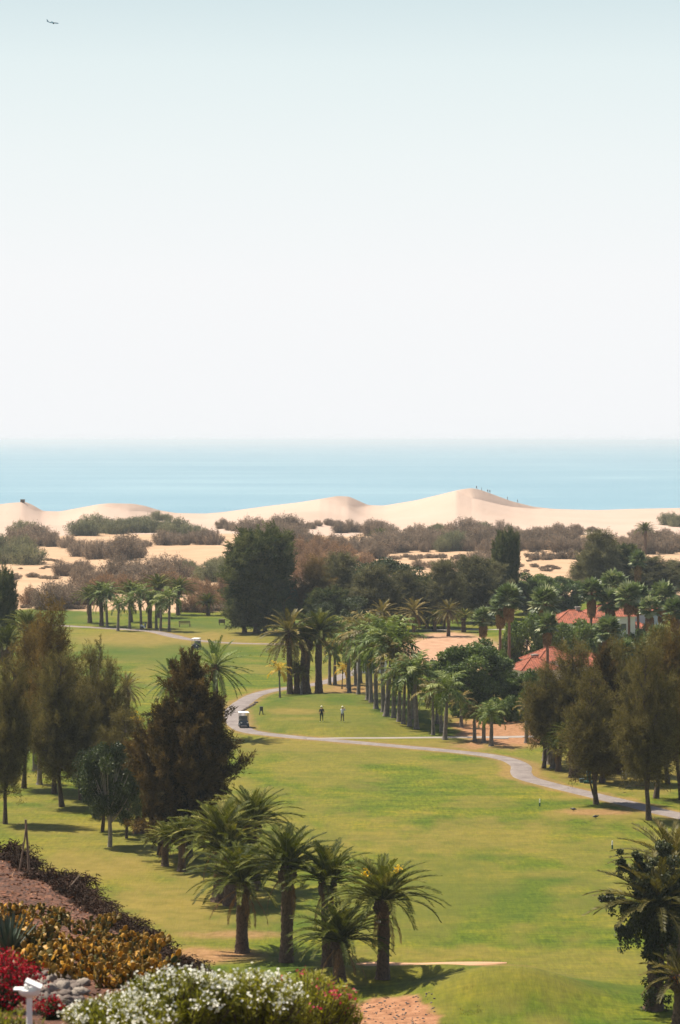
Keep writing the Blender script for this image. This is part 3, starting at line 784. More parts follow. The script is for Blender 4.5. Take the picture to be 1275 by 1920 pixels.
def mk_cas(name, leafmat, barkmat='bark', **kw):
    o = thing(name, '', 'tree')
    tr, cr = casuarina(**kw)
    kid(o, tr.obj('trunk', M[barkmat], o, True)); kid(o, cr.obj('crown', [M[leafmat]], o))
    return (o,)+extent(cr)

def leafy(h=8, w=4.5, base=.22, nc=42, per=330, leaf=.26, seed=0, cl=1.15, flat=1.0, multi=4, trunk_r=.22, top=None, open_=0.0):
    r = np.random.default_rng(seed); tr, cr = Acc(), Acc()
    cz0, cz1 = base*h, h
    z = np.linspace(0, h*.45, 7)
    main = np.stack([.15*np.sin(z), .12*np.cos(z*1.3)-.12, z], 1)
    tube(tr, main, trunk_r*np.linspace(1.35, .7, 7), 9, bump=.05)
    C = []
    while len(C) < nc:
        p = r.normal(size=3); p /= np.linalg.norm(p); q = r.uniform(.45, 1)**.5
        if r.uniform() < open_: continue
        p = p*q*np.array([w, w, (cz1-cz0)/2]); p[2] = p[2]*flat+(cz0+cz1)/2
        if p[2] < cz0*.9: continue
        lim = 1.0-.5*max(0, (.45-(p[2]-cz0)/(cz1-cz0)))
        p[:2] *= lim*r.uniform(.8, 1.08)
        C.append(p)
    for i, c_ in enumerate(C):
        if i % 3 == 0 or multi > 6:
            st = main[r.integers(3, 7)]; q = np.linspace(0, 1, 5)[:, None]
            pts = st+(c_-st)*q+np.array([0, 0, 1])*(-.25*np.sin(q*PI)); tube(tr, pts, np.linspace(.10, .025, 5)*trunk_r/.22, 5, cap=False)
        n = int(per*r.uniform(.6, 1.4)); rad = cl*r.uniform(.65, 1.25)
        d_ = r.normal(size=(n, 3)); d_ /= np.linalg.norm(d_, axis=1, keepdims=True)
        pos = c_+d_*rad*(r.uniform(.35, 1.05, n)**.6)[:, None]*np.array([1, 1, .78])
        dirs = d_*.5+r.normal(size=(n, 3))*.6-np.array([0, 0, .25])
        tb = .45+.2*r.normal()
        cards(cr, pos, dirs, leaf*r.uniform(.6, 1.3, n), leaf*.55*r.uniform(.7, 1.2, n), np.clip(tb+.18*r.normal(size=n), 0, 1), up=d_+r.normal(size=(n, 3))*.6)
    return tr, cr
def mk_leafy(name, leafmat, cat='tree', barkmat='bark', **kw):
    o = thing(name, '', cat)
    tr, cr = leafy(**kw)
    kid(o, tr.obj('trunk', M[barkmat], o, True)); kid(o, cr.obj('crown', [M[leafmat]], o))
    return (o,)+extent(cr)

def tamarisk(h=4, w=3.2, ns=50, per=130, seed=0, leafL=.36, leafW=.10, spread=1.0):
    r = np.random.default_rng(seed); tr, cr = Acc(), Acc()
    for i in range(ns):
        az = r.uniform(0, 6.28); q0 = r.uniform(0, 1)**.6*spread
        b0 = np.array([math.cos(az), math.sin(az), 0])*q0*w*.55; b0[2] = -.1
        tip = np.array([math.cos(az)*q0*w, math.sin(az)*q0*w, h*(1-.55*q0**2)*r.uniform(.72, 1.08)])
        q = np.linspace(0, 1, 5)[:, None]; pts = b0+(tip-b0)*q+np.array([0, 0, 1])*.2*np.sin(q*PI)*h*.3
        tube(tr, pts, np.linspace(.05, .012, 5), 3, cap=False)
        n = int(per*r.uniform(.6, 1.4)); s = r.uniform(.05, 1.02, n)
        c_ = np.stack([np.interp(s, q[:, 0], pts[:, k]) for k in range(3)], 1)+r.normal(size=(n, 3))*(.20+.30*(1-s))[:, None]*h/3.6
        c_[:, 2] = np.abs(c_[:, 2])
        dirs = nrm((tip-b0)[None])*.45+r.normal(size=(n, 3))*.6
        tb = .45+.2*r.normal()
        cards(cr, c_, dirs, leafL*r.uniform(.5, 1.2, n), leafW*r.uniform(.7, 1.3, n), np.clip(tb+.15*r.normal(size=n), 0, 1))
    return tr, cr
def mk_tam(leafmat, cat='bush', name='tamarisk_bush', **kw):
    o = thing(name, '', cat)
    tr, cr = tamarisk(**kw)
    kid(o, tr.obj('stems', M['bark'], o)); kid(o, cr.obj('foliage', [M[leafmat]], o))
    return (o,)+extent(cr)

def place_tree(pro, px, base, top, hw, label, group=None, cat='tree', rz=None, d=None, lean=0.0):
    root, h, w_ = pro
    g = G(px, base)
    if d is not None: g = Vector(((px-CX)/F*d, d, float(H((px-CX)/F*d, d))))
    H_ = CH-(top-HY)/F*g.y-g.z
    W_ = hw/F*g.y
    r = use(root, g, rng.uniform(0, 6.28) if rz is None else rz, (W_/w_, W_/w_, H_/h), label, group, cat)
    r.rotation_euler[1] = lean
    return r

# ------------------------------------------------------------------ planting: front palms
g_ = 'date palms on the near side of the fairway'
place_date(CANARY, 718, 1833, 1690, 104, 'stout date palm with an orange flower spray, rightmost of the front row', g_, rz=.4, thick=.84)
place_date(CANARY, 455, 1786, 1660, 100, 'leftmost thick-trunked date palm of the front row, long fronds arching low to the left', g_, rz=2.1, thick=.88)
place_date(CANARY2, 538, 1804, 1632, 100, 'date palm with the tallest bare trunk in the front row, second from the left', g_, rz=1.2, thick=.80)
place_date(CANARY2, 615, 1812, 1658, 94, 'date palm standing just behind the short stubby palm, trunk half hidden', g_, rz=4.0, thick=.8)
place_date(CANARY, 637, 1848, 1768, 94, 'shortest date palm of the front row with a bulging trunk beside the pink oleander', g_, rz=3.2, thick=.9)
place_date(CANARY, 474, 1668, 1548, 88, 'tall date palm at the back of the near clump, crown against the fairway', g_, rz=5.2)
place_date(CANARY2, 415, 1690, 1578, 94, 'dense bluish date palm behind the leftmost front palm', g_, rz=.9)
place_date(CANARY, 432, 1697, 1600, 80, 'date palm wedged between the bluish palm and the front row', g_, rz=2.7)
place_date(CANARY2, 341, 1634, 1572, 50, 'small yellowish date palm in front of the dark conifer, right of a pair', g_, rz=1.0, thick=.6)
place_date(CANARY2, 310, 1624, 1575, 42, 'very small date palm under the dark conifer, left of a pair', g_, rz=2.0, thick=.55)
place_date(CANARY, 261, 1562, 1525, 44, 'squat dark date palm in the shade between the pale trunk and the dark conifer', g_, rz=2.0, thick=.95)
# ------------------------------------------------------------------ middle palms
g_ = 'date palms behind the tee'
place_date(OLIVE, 543, 1301, 1188, 60, 'tall shaggy date palm left of the tree clump behind the tee', g_, thick=.95)
place_date(CANARY, 598, 1299, 1190, 56, 'tall date palm with a straight thick trunk right of the clump behind the tee', g_, thick=1.0)
place_date(CANARY2, 573, 1300, 1205, 46, 'date palm with a very fat trunk in the middle of the clump behind the tee', g_, thick=1.25)
place_date(CANARY, 556, 1300, 1258, 24, 'low stumpy date palm at the foot of the tall palms behind the tee', g_, thick=.9)
place_date(STIFF, 404, 1385, 1252, 66, 'bright date palm with stiff spread fronds above the cart path', 'palms over the dark conifer', thick=.8)
place_date(STIFF, 322, 1400, 1275, 50, 'stiff-fronded date palm half hidden behind the dark conifer top', 'palms over the dark conifer', thick=.8)
place_date(OLIVE, 238, 1368, 1290, 36, 'faded date palm above the yellow flowers', 'palms over the dark conifer', thick=.75)
place_date(CANARY, 52, 1300, 1185, 52, 'dark date palm at the left edge behind the brown casuarinas', 'palms at the left edge', thick=.9)
place_date(CANARY2, 12, 1330, 1215, 55, 'date palm cut by the left edge behind the brown casuarinas', 'palms at the left edge', thick=.9)
place_date(CANARY, 1077, 1457, 1390, 50, 'dark date palm with a very thick trunk under the right-hand casuarinas', 'palms under the right casuarinas', thick=1.15)
place_date(CANARY2, 1048, 1446, 1405, 32, 'small drooping date palm beside the thick dark palm trunk', 'palms under the right casuarinas', thick=.6)
# far palms in front of the clay field
g_ = 'palms along the far fairway path'
for px, b_, c_, r_, pro, lb in ((757, 1184, 1163, 24, CANARY2, 'low date palm, leftmost along the far path'), (776, 1194, 1148, 36, OLIVE, 'brownish drooping date palm with the longer trunk, second along the far path'),
                                (815, 1184, 1160, 22, CANARY, 'compact green date palm in the middle of the far path row'), (841, 1193, 1146, 30, OLIVE, 'slim brownish date palm right of the compact one by the far path'),
                                (869, 1185, 1160, 24, CANARY2, 'compact green date palm at the right end of the far path row'), (716, 1196, 1150, 34, OLIVE, 'dull drooping date palm left of the far path row')):
    place_date(pro, px, b_, c_, r_, lb, g_, thick=.75)
# far left grove
g_ = 'palms of the far left grove'
for px, b_, c_, r_, pro, lb in ((190, 1174, 1120, 38, CANARY, 'dark date palm with a thick trunk at the left of the far grove'), (296, 1158, 1105, 36, CANARY2, 'date palm with the highest crown at the back of the far grove'), (334, 1153, 1110, 34, CANARY, 'date palm at the right end of the far grove'),
                                (168, 1168, 1125, 32, CANARY2, 'date palm at the left end of the far grove'), (281, 1178, 1128, 26, CANARY2, 'date palm with a dark trunk beside the seated figure in the far grove'),
                                (245, 1166, 1112, 30, CANARY, 'date palm in the middle back of the far grove'), (390, 1154, 1133, 26, CANARY, 'lone low date palm between the far grove and the tall dark casuarina'), (458, 1186, 1158, 24, CANARY2, 'low date palm under the left side of the tall dark casuarina'), (497, 1183, 1160, 22, CANARY, 'low date palm under the right side of the tall dark casuarina')):
    place_date(pro, px, b_, c_, r_, lb, g_, thick=.8)
for px, b_, c_, r_, lb in ((201, 1176, 1118, 28, 'bright feathery palm at the left of the far grove'), (221, 1183, 1135, 18, 'thin small palm standing forward in the far grove'), (243, 1179, 1130, 22, 'feathery palm with a double-looking trunk in the far grove'), (265, 1180, 1118, 26, 'feathery palm beside the seated figure in the far grove'),
                           (293, 1179, 1128, 22, 'feathery palm right of the seated figure in the far grove'), (301, 1183, 1132, 20, 'slim feathery palm, second from the right front of the far grove'), (317, 1184, 1124, 26, 'slim bright palm at the right front of the far grove')):
    place_royal(ROYAL, px, b_, c_, r_, lb, g_, .9)
place_date(CANARY, 1210, 1040, 996, 22, 'lone dark date palm sticking out of the grey scrub at the right', 'palms in the scrub', thick=.8)
place_date(CANARY2, 711, 1032, 1006, 20, 'dark date palm crown in the grey scrub below the big dune', 'palms in the scrub', thick=.8)

# royal palms in the row beside the tee, far to near
g_ = 'royal palms in the row beside the tee'
row = [(690, 1312, 1205, 44, 1), (696, 1317, 1190, 46, 1), (705, 1329, 1212, 48, 1), (719, 1335, 1195, 46, 1), (724, 1343, 1205, 54, 1.15), (738, 1346, 1232, 44, 1), (748, 1353, 1268, 36, .9), (756, 1357, 1262, 36, .85), (768, 1361, 1272, 34, .85),
       (776, 1348, 1255, 34, .85), (781, 1367, 1262, 42, 1), (812, 1378, 1300, 30, .75), (820, 1357, 1290, 32, .75), (827, 1373, 1302, 30, .7), (834, 1387, 1296, 40, .9)]
orda = 'first second third fourth fifth sixth seventh eighth ninth tenth eleventh twelfth thirteenth fourteenth fifteenth'.split()
byd = sorted(row, key=lambda q: -q[1])
for k, (px, b_, c_, r_, th) in enumerate(byd):
    place_royal(ROYAL2 if k % 4 == 1 else ROYAL, px, b_, c_, r_, f'grey-trunked royal palm, {orda[k]} from the near end of the row beside the tee', g_, th)
g_ = 'young palms near the brown bed'
for px, b_, c_, r_, pro, lb in ((865, 1364, 1312, 20, ROYAL2, 'thin young palm with yellowish fronds below the round green tree'), (890, 1390, 1336, 20, ROYAL2, 'leftmost of three young palms at the edge of the brown bed'), (907, 1393, 1340, 19, ROYAL, 'thin middle one of three young palms at the edge of the brown bed'), (921, 1399, 1340, 26, ROYAL, 'bushiest and rightmost of three young palms at the edge of the brown bed'), (987, 1393, 1325, 17, ROYAL2, 'young palm with a flared base alone beside the right-hand casuarinas')):
    place_royal(pro, px, b_, c_, r_, lb, g_, .85)
g_ = 'small palms behind the row'
for k, (px, b_, c_, r_, pro, lb) in enumerate(((641, 1292, 1256, 14, ROYALY, 'small golden palm right of the tall date palms'), (651, 1291, 1250, 14, ROYAL2, 'thin young palm right of the golden one'), (667, 1284, 1238, 18, ROYAL2, 'yellowish young palm behind the far end of the row'), (676, 1281, 1228, 22, ROYAL, 'palm at the far end of the row by the pale gap'), (628, 1284, 1225, 22, ROYAL, 'royal palm with a grey trunk behind the straight date palm'), (618, 1284, 1215, 22, ROYAL2, 'olive royal palm beside the straight date palm'), (525, 1308, 1258, 20, ROYALY, 'golden-yellow young palm at the left of the clump behind the tee'), (565, 1302, 1262, 16, ROYAL2, 'thin palm between the fat trunks behind the tee'),
                                       (655, 1300, 1195, 40, ROYAL, 'tall royal palm at the far end behind the row'), (672, 1302, 1188, 42, ROYAL2, 'tall olive royal palm at the far end behind the row'))):
    place_royal(pro, px, b_, c_, r_, lb, g_, .9 if r_ > 17 else .6)
g_ = 'royal palms under the left casuarinas'
for px, b_, c_, r_, lb in ((74, 1471, 1405, 26, 'pale flared-trunk palm under the left casuarinas'), (66, 1445, 1395, 22, 'palm in the shade behind the pale flared-trunk one')):
    place_royal(ROYAL, px, b_, c_, r_, lb, g_, .95)
g_ = 'royal palms under the right casuarinas'
for px, b_, c_, r_, lb in ((1022, 1426, 1350, 24, 'grey palm trunk, farthest left under the right casuarinas'), (1030, 1433, 1355, 24, 'grey palm trunk, second from the left under the right casuarinas'), (1037, 1440, 1375, 26, 'grey palm trunk, third from the left under the right casuarinas'), (1092, 1442, 1370, 26, 'pale flared palm trunk between the thick dark trunk and the green stand')):
    place_royal(ROYAL, px, b_, c_, r_, lb, g_, 1.05)

# fan palms
g_ = 'fan palms around the red roofs'
for px, b_, c_, r_, sk, lb in ((906, 1238, 1160, 24, 1, 'leftmost fan palm beside the clay field'), (938, 1243, 1140, 26, 1, 'fan palm second from the left above the round green tree'), (954, 1247, 1122, 30, 1, 'tall fan palm third from the left above the round green tree'),
                               (1022, 1262, 1130, 34, .9, 'broad-crowned fan palm left of the upper red roof'), (1026, 1276, 1172, 26, 1, 'lower fan palm below the broad-crowned one by the roofs'),
                               (1109, 1215, 1108, 26, 1.3, 'fan palm with a brown beard right of the chimney'), (1150, 1208, 1098, 32, 1, 'highest fan palm over the upper roof'), (1144, 1214, 1128, 28, 1, 'fan palm low over the middle of the upper roof'), (1179, 1222, 1118, 30, .8, 'fan palm with a bare trunk in front of the pale wall, left of two'), (1196, 1218, 1122, 30, .7, 'fan palm with a bare trunk in front of the pale wall, right of two'),
                               (1196, 1130, 1050, 20, 1.4, 'distant fan palm with a long brown skirt above the right trees'), (1140, 1285, 1182, 30, 1.2, 'fan palm below the upper roof with orange dead fronds'), (1243, 1205, 1118, 30, 1.2, 'fan palm at the right with a golden skirt'), (1266, 1225, 1145, 28, 1, 'fan palm cut by the right edge above the casuarinas'), (1218, 1235, 1140, 24, 1.3, 'fan palm between the pale wall and the right edge'),
                               (1170, 1300, 1225, 28, .8, 'fan palm showing through the gap between the right casuarinas'), (1235, 1270, 1195, 26, 1, 'fan palm behind the rightmost casuarina top')):
    place_fan(px, b_, c_, r_, lb, g_, sk)

# ------------------------------------------------------------------ trees
CASB = mk_cas('casuarina_tree', 'cas_brown', h=16, w=3.6, n_lead=6, nb=74, per=38, base=.22, seed=3, leafL=.55, leafW=.055, plume=1.25, prof=([0, .2, .5, .8, 1], [.9, 1, .75, .42, .12]))
CASO = mk_cas('casuarina_tree', 'cas_olive', h=14, w=4.0, n_lead=5, nb=70, per=38, base=.22, seed=8, leafL=.55, leafW=.055, plume=1.15, prof=([0, .15, .45, .75, 1], [.9, 1, .9, .6, .15]))
CASO2 = mk_cas('casuarina_tree', 'cas_olive', h=14, w=3.8, n_lead=6, nb=66, per=37, base=.24, seed=21, fork=True, leafL=.55, leafW=.055, plume=1.15, prof=([0, .15, .45, .75, 1], [.85, 1, .9, .6, .15]))
CASS = mk_cas('casuarina_tree', 'cas_olive', 'bark_pale', h=13, w=2.2, n_lead=1, nb=40, per=46, base=.12, seed=13, leafL=.42, leafW=.055, plume=.75, prof=([0, .3, .7, 1], [1, .85, .4, .12]))
CASD = mk_cas('casuarina_tree', 'cas_dark', h=15, w=3.9, n_lead=6, nb=118, per=120, base=.06, seed=5, leafL=.42, leafW=.075, trunk_r=.34, ragged=.5, lift=.8, droop=.0, plume=1.05, prof=([0, .1, .35, .6, .85, 1], [.8, 1, .95, .60, .30, .1]))
CASG = mk_cas('casuarina_tree', 'cas_green', h=16, w=5.0, n_lead=9, nb=120, per=75, base=.08, seed=17, leafL=.65, leafW=.11, trunk_r=.4, lift=1.2, droop=.0, plume=1.5, ragged=.3, lead_h=(.72, 1.0), lead_off=(.28, .6), prof=([0, .12, .5, .85, 1], [.7, .9, 1.0, .8, .3]))
CASM = mk_cas('casuarina_tree', 'cas_mid', h=14, w=4.2, n_lead=6, nb=80, per=44, base=.12, seed=28, leafL=.75, leafW=.09, plume=1.35, prof=([0, .15, .45, .75, 1], [.95, 1, .9, .6, .2]))
LEAFD = mk_leafy('broadleaf_tree', 'leaf_dark', h=7, w=3.3, nc=30, per=340, leaf=.22, seed=4, cl=.80, base=.2)
LEAFP = mk_leafy('pale_trunk_tree', 'leaf_dark', barkmat='bark_pale', h=7.5, w=3.2, nc=36, per=480, leaf=.24, seed=9, cl=.90, base=.34, multi=8, trunk_r=.2)
LEAFG = mk_leafy('broadleaf_tree', 'leaf_green', h=7.6, w=4.2, nc=85, per=460, leaf=.30, seed=14, cl=.95, base=.03)
SHRUB = mk_leafy('green_shrub', 'leaf_green', cat='bush', h=4.0, w=3.4, nc=44, per=330, leaf=.3, seed=24, cl=.8, base=-.1, trunk_r=.1)
LEAFU = mk_leafy('broadleaf_tree', 'leaf_dark', h=9, w=5.5, nc=30, per=420, leaf=.36, seed=31, cl=1.15, base=.42, multi=8, trunk_r=.26)

g_ = 'brown casuarinas at the left'
for pro, px, b_, t_, hw, lb, ln in ((CASB, 102, 1488, 1128, 62, 'tallest rusty casuarina of the left stand', 0), (CASB, 45, 1478, 1180, 58, 'rusty casuarina left of the tallest one', .02), (CASO, 116, 1513, 1225, 60, 'olive casuarina whose trunk stands nearest in the left stand', 0), (CASO, 10, 1545, 1235, 52, 'casuarina leaning in at the left edge above the dry bank', .06),
                                    (CASO, 212, 1492, 1238, 44, 'airy olive casuarina right behind the bare pole top', 0), (CASO2, 168, 1470, 1215, 48, 'airy olive casuarina left of the bare pole top', 0), (CASS, 192, 1480, 1196, 30, 'thin sparse casuarina with a bare pole top right of the left stand', 0), (CASO, 152, 1500, 1275, 50, 'olive casuarina between the tallest and the sparse one', 0), (CASO2, 228, 1520, 1330, 58, 'low bushy casuarina between the yellow flowers and the dark conifer', 0), (CASB, 70, 1430, 1150, 46, 'rusty casuarina behind the tallest one', 0)):
    place_tree(pro, px, b_, t_, hw, lb, g_, lean=ln)
place_tree(CASD, 352, 1606, 1236, 88, 'huge dark conifer-like casuarina in front of the cart path', 'dark casuarinas', rz=.7)
place_tree(CASD, 298, 1603, 1340, 36, 'smaller dark casuarina with a black trunk left of the huge one', 'dark casuarinas', rz=2.5)
place_tree(LEAFD, 177, 1533, 1402, 44, 'dark leafy tree under the left casuarinas, left of three', 'dark leafy trees at the left')
place_tree(LEAFD, 192, 1559, 1420, 46, 'dark leafy tree with a thin reddish trunk, middle of three', 'dark leafy trees at the left')
place_tree(LEAFP, 206, 1588, 1395, 58, 'leafy tree with a pale forked trunk on the lawn', 'dark leafy trees at the left')
place_tree(LEAFD, 237, 1572, 1430, 38, 'dark leafy tree with a thin black stem left of the dark conifer', 'dark leafy trees at the left')
g_ = 'olive casuarinas at the right'
for pro, px, b_, t_, hw, lb, ln in ((CASO, 1076, 1440, 1205, 68, 'broad olive casuarina at the left of the right-hand stand', 0), (CASD, 1129, 1468, 1225, 52, 'darkest casuarina in the middle of the right-hand stand', 0), (CASO2, 1118, 1508, 1255, 60, 'casuarina with a clean dark trunk beside the cart path', .03), (CASO2, 1217, 1538, 1205, 66, 'forked casuarina nearest the right edge beside the path', 0),
                                    (CASO, 1230, 1497, 1178, 62, 'tall olive casuarina behind the forked one', 0), (CASB, 1278, 1500, 1170, 60, 'rusty casuarina cut by the right edge', 0), (CASO2, 1252, 1470, 1190, 58, 'olive casuarina filling the gap before the rusty one at the right edge', 0), (CASO, 1160, 1452, 1200, 50, 'olive casuarina at the back between the darkest and the tall one', 0), (CASS, 1172, 1461, 1260, 34, 'thin casuarina with a leaning stem between the two right-hand clumps', .04), (CASO2, 1020, 1440, 1245, 48, 'low olive casuarina on the left fringe of the right-hand stand', 0)):
    place_tree(pro, px, b_, t_, hw, lb, g_, lean=ln)
place_tree(CASG, 481, 1187, 996, 64, 'tallest dark green casuarina standing alone before the scrub', 'casuarinas before the dunes', rz=.5)
g_ = 'casuarinas before the dunes'
for pro, px, b_, t_, hw, lb in ((CASB, 590, 1185, 1045, 46, 'rusty casuarina right of the tallest one'), (CASM, 640, 1178, 1040, 52, 'grey-brown casuarina above the dark leafy trees behind the tee'), (CASG, 608, 1192, 1105, 40, 'dark low casuarina behind the date palms of the tee'), (CASM, 700, 1190, 1062, 50, 'grey-brown casuarina above the royal palm row'), (CASM, 755, 1182, 1072, 44, 'olive casuarina behind the far path palms'),
                                (CASM, 832, 1178, 1052, 40, 'olive casuarina above the slim brown palm'), (CASG, 800, 1176, 1082, 36, 'dark casuarina in the middle behind the far path palms'), (CASM, 888, 1168, 1045, 56, 'broad dark casuarina left of the narrow spire'), (CASG, 946, 1152, 998, 26, 'narrow spire-like casuarina rising above the scrub'), (CASM, 925, 1160, 1056, 44, 'olive casuarina below the narrow spire'),
                                (CASM, 1122, 1125, 996, 48, 'tall dark casuarina right of the open sand'), (CASG, 1170, 1122, 1022, 34, 'dark casuarina behind the distant fan palm'), (CASM, 1100, 1112, 1040, 36, 'lower casuarina at the right end of the open sand'), (CASM, 1218, 1125, 1045, 52, 'grey-brown casuarina right of the distant fan palm'), (CASM, 1264, 1118, 1052, 42, 'olive casuarina cut by the right edge in front of the scrub'),
                                (CASB, 556, 1186, 1080, 36, 'smaller rusty casuarina close behind the tallest one'), (CASG, 2, 1245, 1072, 26, 'dark casuarina sliver at the left edge')):
    place_tree(pro, px, b_, t_, hw, lb, g_)
g_ = 'dark leafy trees in the middle'
for pro, px, b_, t_, hw, lb in ((LEAFD, 655, 1196, 1118, 46, 'dark leafy tree right behind the date palms of the tee'), (LEAFD, 603, 1208, 1128, 34, 'dark leafy tree between the date palms and the brown casuarina'), (LEAFD, 536, 1190, 1102, 30, 'leafy tree with light tips beside the tallest casuarina'), (LEAFU, 716, 1150, 1046, 68, 'dark flat-topped tree with open branches against the sand'), (LEAFG, 1000, 1150, 1076, 50, 'dark leafy tree below the open sand'), (LEAFG, 1058, 1146, 1082, 46, 'dark leafy tree left of the fan palms by the upper roof'),
                                (LEAFG, 760, 1150, 1062, 30, 'small dark leafy tree right of the flat-topped one')):
    place_tree(pro, px, b_, t_, hw, lb, g_)
place_tree(LEAFG, 884, 1322, 1203, 78, 'big round glossy green tree beside the lower red roof', 'round green trees')
place_tree(LEAFG, 957, 1314, 1260, 32, 'small round dark green tree right of the big round one', 'round green trees', rz=2)
place_tree(LEAFG, 838, 1300, 1232, 36, 'round green tree behind the royal row, left of the big round one', 'round green trees', rz=4)
g_ = 'green shrubs around the houses'
for px, b_, t_, hw, lb in ((985, 1246, 1150, 56, 'big soft green shrub between the fan palms and the lower roof'), (1075, 1236, 1162, 54, 'dark shrub below the chimney'), (932, 1262, 1215, 24, 'low shrub right of the clay field'), (1140, 1250, 1180, 40, 'shrub under the middle of the upper roof'), (1200, 1262, 1188, 50, 'shrub under the pale wall'), (1255, 1270, 1180, 44, 'shrub at the right edge under the fan palms'), (925, 1355, 1310, 30, 'scruffy shrub behind the three young palms'), (870, 1345, 1315, 24, 'scruffy shrub below the big round tree'), (968, 1352, 1305, 28, 'scruffy shrub right of the brown bed'),
                           (1018, 1205, 1168, 26, 'shrub behind the broad-crowned fan palm'), (1190, 1320, 1250, 46, 'shrub seen through the right casuarinas'), (1250, 1335, 1260, 40, 'shrub behind the rightmost casuarinas'), (1040, 1330, 1280, 40, 'shrub below the lower red roof'), (992, 1316, 1256, 42, 'dense shrub hiding the wall of the near villa'), (1100, 1228, 1172, 40, 'shrub hiding the wall of the far villa'), (1215, 1236, 1170, 36, 'shrub before the grey-blue wall')):
    place_tree(SHRUB, px, b_, t_, hw, lb, g_, 'bush')

# ------------------------------------------------------------------ dune scrub
TB = [mk_tam('tam_brown', seed=1, h=4.2), mk_tam('tam_brown', seed=2, h=3.6, w=3.6, ns=52)]
TR = [mk_tam('tam_red', seed=3, h=4.4, w=3.0)]
TG = [mk_tam('tam_green', seed=4, h=4.0, w=3.3, ns=54), mk_tam('tam_green', seed=6, h=3.6, w=3.6, ns=54)]
TL = [mk_tam('tam_brown', seed=7, h=1.4, w=2.2, ns=40, per=45, leafL=.3, name='low_dune_bush')]
SC = []
def scrub(kind, x0, x1, b0, b1, hh, n, jit=.42):
    n = max(1, int(round(n*(.7 if x1 < 440 else .98))))
    for k in range(n):
        px = x0+(x1-x0)*(k+.5)/n+rng.uniform(-.5, .5)*(x1-x0)/n; b_ = rng.uniform(b0, b1)
        SC.append((kind, px, b_, hh*rng.uniform(1-jit, 1+jit*.6)))
scrub('g', -10, 70, 1040, 1062, 48, 6); scrub('b', 0, 75, 1020, 1035, 38, 5); scrub('g', 25, 66, 1004, 1015, 34, 3); scrub('b', 60, 132, 1018, 1030, 38, 6)
scrub('g', 135, 240, 996, 1005, 34, 9); scrub('g', 236, 335, 994, 1000, 26, 9); scrub('b', 150, 265, 1035, 1050, 48, 10); scrub('b', 230, 280, 1020, 1032, 24, 4)
scrub('g', 290, 298, 975, 976, 16, 1); scrub('g', 308, 314, 976, 977, 12, 1); scrub('b', 300, 400, 1014, 1025, 34, 8); scrub('g', 310, 372, 1004, 1010, 26, 6)
scrub('b', 104, 158, 1072, 1080, 28, 5); scrub('b', 0, 60, 1082, 1088, 16, 4); scrub('l', 65, 112, 1084, 1086, 8, 3); scrub('l', 80, 105, 1035, 1060, 5, 4)
scrub('b', 145, 330, 1085, 1108, 52, 14); scrub('r', 170, 300, 1108, 1118, 42, 7); scrub('r', 40, 62, 1134, 1138, 46, 2); scrub('b', 88, 122, 1136, 1142, 48, 3); scrub('b', 125, 165, 1130, 1140, 44, 4)
scrub('l', 0, 160, 1140, 1146, 12, 12); scrub('r', 300, 420, 1108, 1132, 44, 9); scrub('g', 320, 420, 1075, 1098, 36, 9); scrub('b', 320, 420, 1060, 1076, 26, 7); scrub('r', 355, 432, 1138, 1148, 46, 6); scrub('l', 340, 440, 1143, 1147, 12, 6)
scrub('b', 412, 470, 990, 1000, 18, 5); scrub('b', 468, 560, 1000, 1012, 34, 7); scrub('b', 500, 566, 1012, 1024, 36, 6); scrub('g', 562, 592, 1014, 1020, 18, 3); scrub('b', 572, 640, 984, 992, 14, 6)
scrub('r', 545, 640, 1050, 1090, 52, 12); scrub('r', 560, 660, 1028, 1045, 34, 8); scrub('b', 620, 730, 1030, 1048, 34, 9)
scrub('b', 632, 700, 994, 1002, 24, 6); scrub('b', 690, 785, 1004, 1014, 30, 8); scrub('b', 700, 800, 1022, 1036, 36, 9); scrub('g', 800, 858, 996, 1003, 18, 6); scrub('b', 780, 870, 1020, 1034, 34, 7)
scrub('g', 822, 880, 1028, 1036, 34, 5); scrub('b', 860, 970, 1000, 1012, 30, 9); scrub('b', 870, 980, 1022, 1040, 36, 9); scrub('g', 890, 925, 992, 1000, 22, 3)
scrub('l', 740, 870, 1044, 1050, 9, 10); scrub('b', 785, 835, 1064, 1074, 20, 4); scrub('b', 830, 950, 1052, 1068, 24, 8); scrub('b', 955, 1075, 1000, 1012, 26, 9); scrub('b', 960, 1110, 1022, 1036, 34, 12); scrub('b', 1072, 1118, 996, 1004, 18, 4)
scrub('l', 1008, 1075, 1046, 1052, 16, 5); scrub('l', 955, 1050, 1052, 1075, 7, 12); scrub('b', 1105, 1200, 1020, 1035, 28, 7); scrub('b', 1200, 1290, 1026, 1040, 44, 7); scrub('g', 1248, 1290, 984, 992, 26, 3); scrub('b', 1180, 1250, 1000, 1010, 22, 5); scrub('l', 0, 300, 1056, 1078, 4, 10)
scrub('r', 655, 720, 1060, 1085, 30, 5); scrub('r', 840, 900, 1090, 1120, 26, 4)
names = dict(b='grey-brown tamarisk bush in the scrub between the fairways and the dunes', r='rusty brown tamarisk bush in the scrub between the fairways and the dunes', g='grey-green tamarisk bush in the scrub between the fairways and the dunes', l='low dark dune bush hugging the pale sand')
groups = dict(b='grey-brown tamarisk bushes', r='rusty tamarisk bushes', g='grey-green tamarisk bushes', l='low dune bushes')
pools = dict(b=TB, r=TR, g=TG, l=TL)
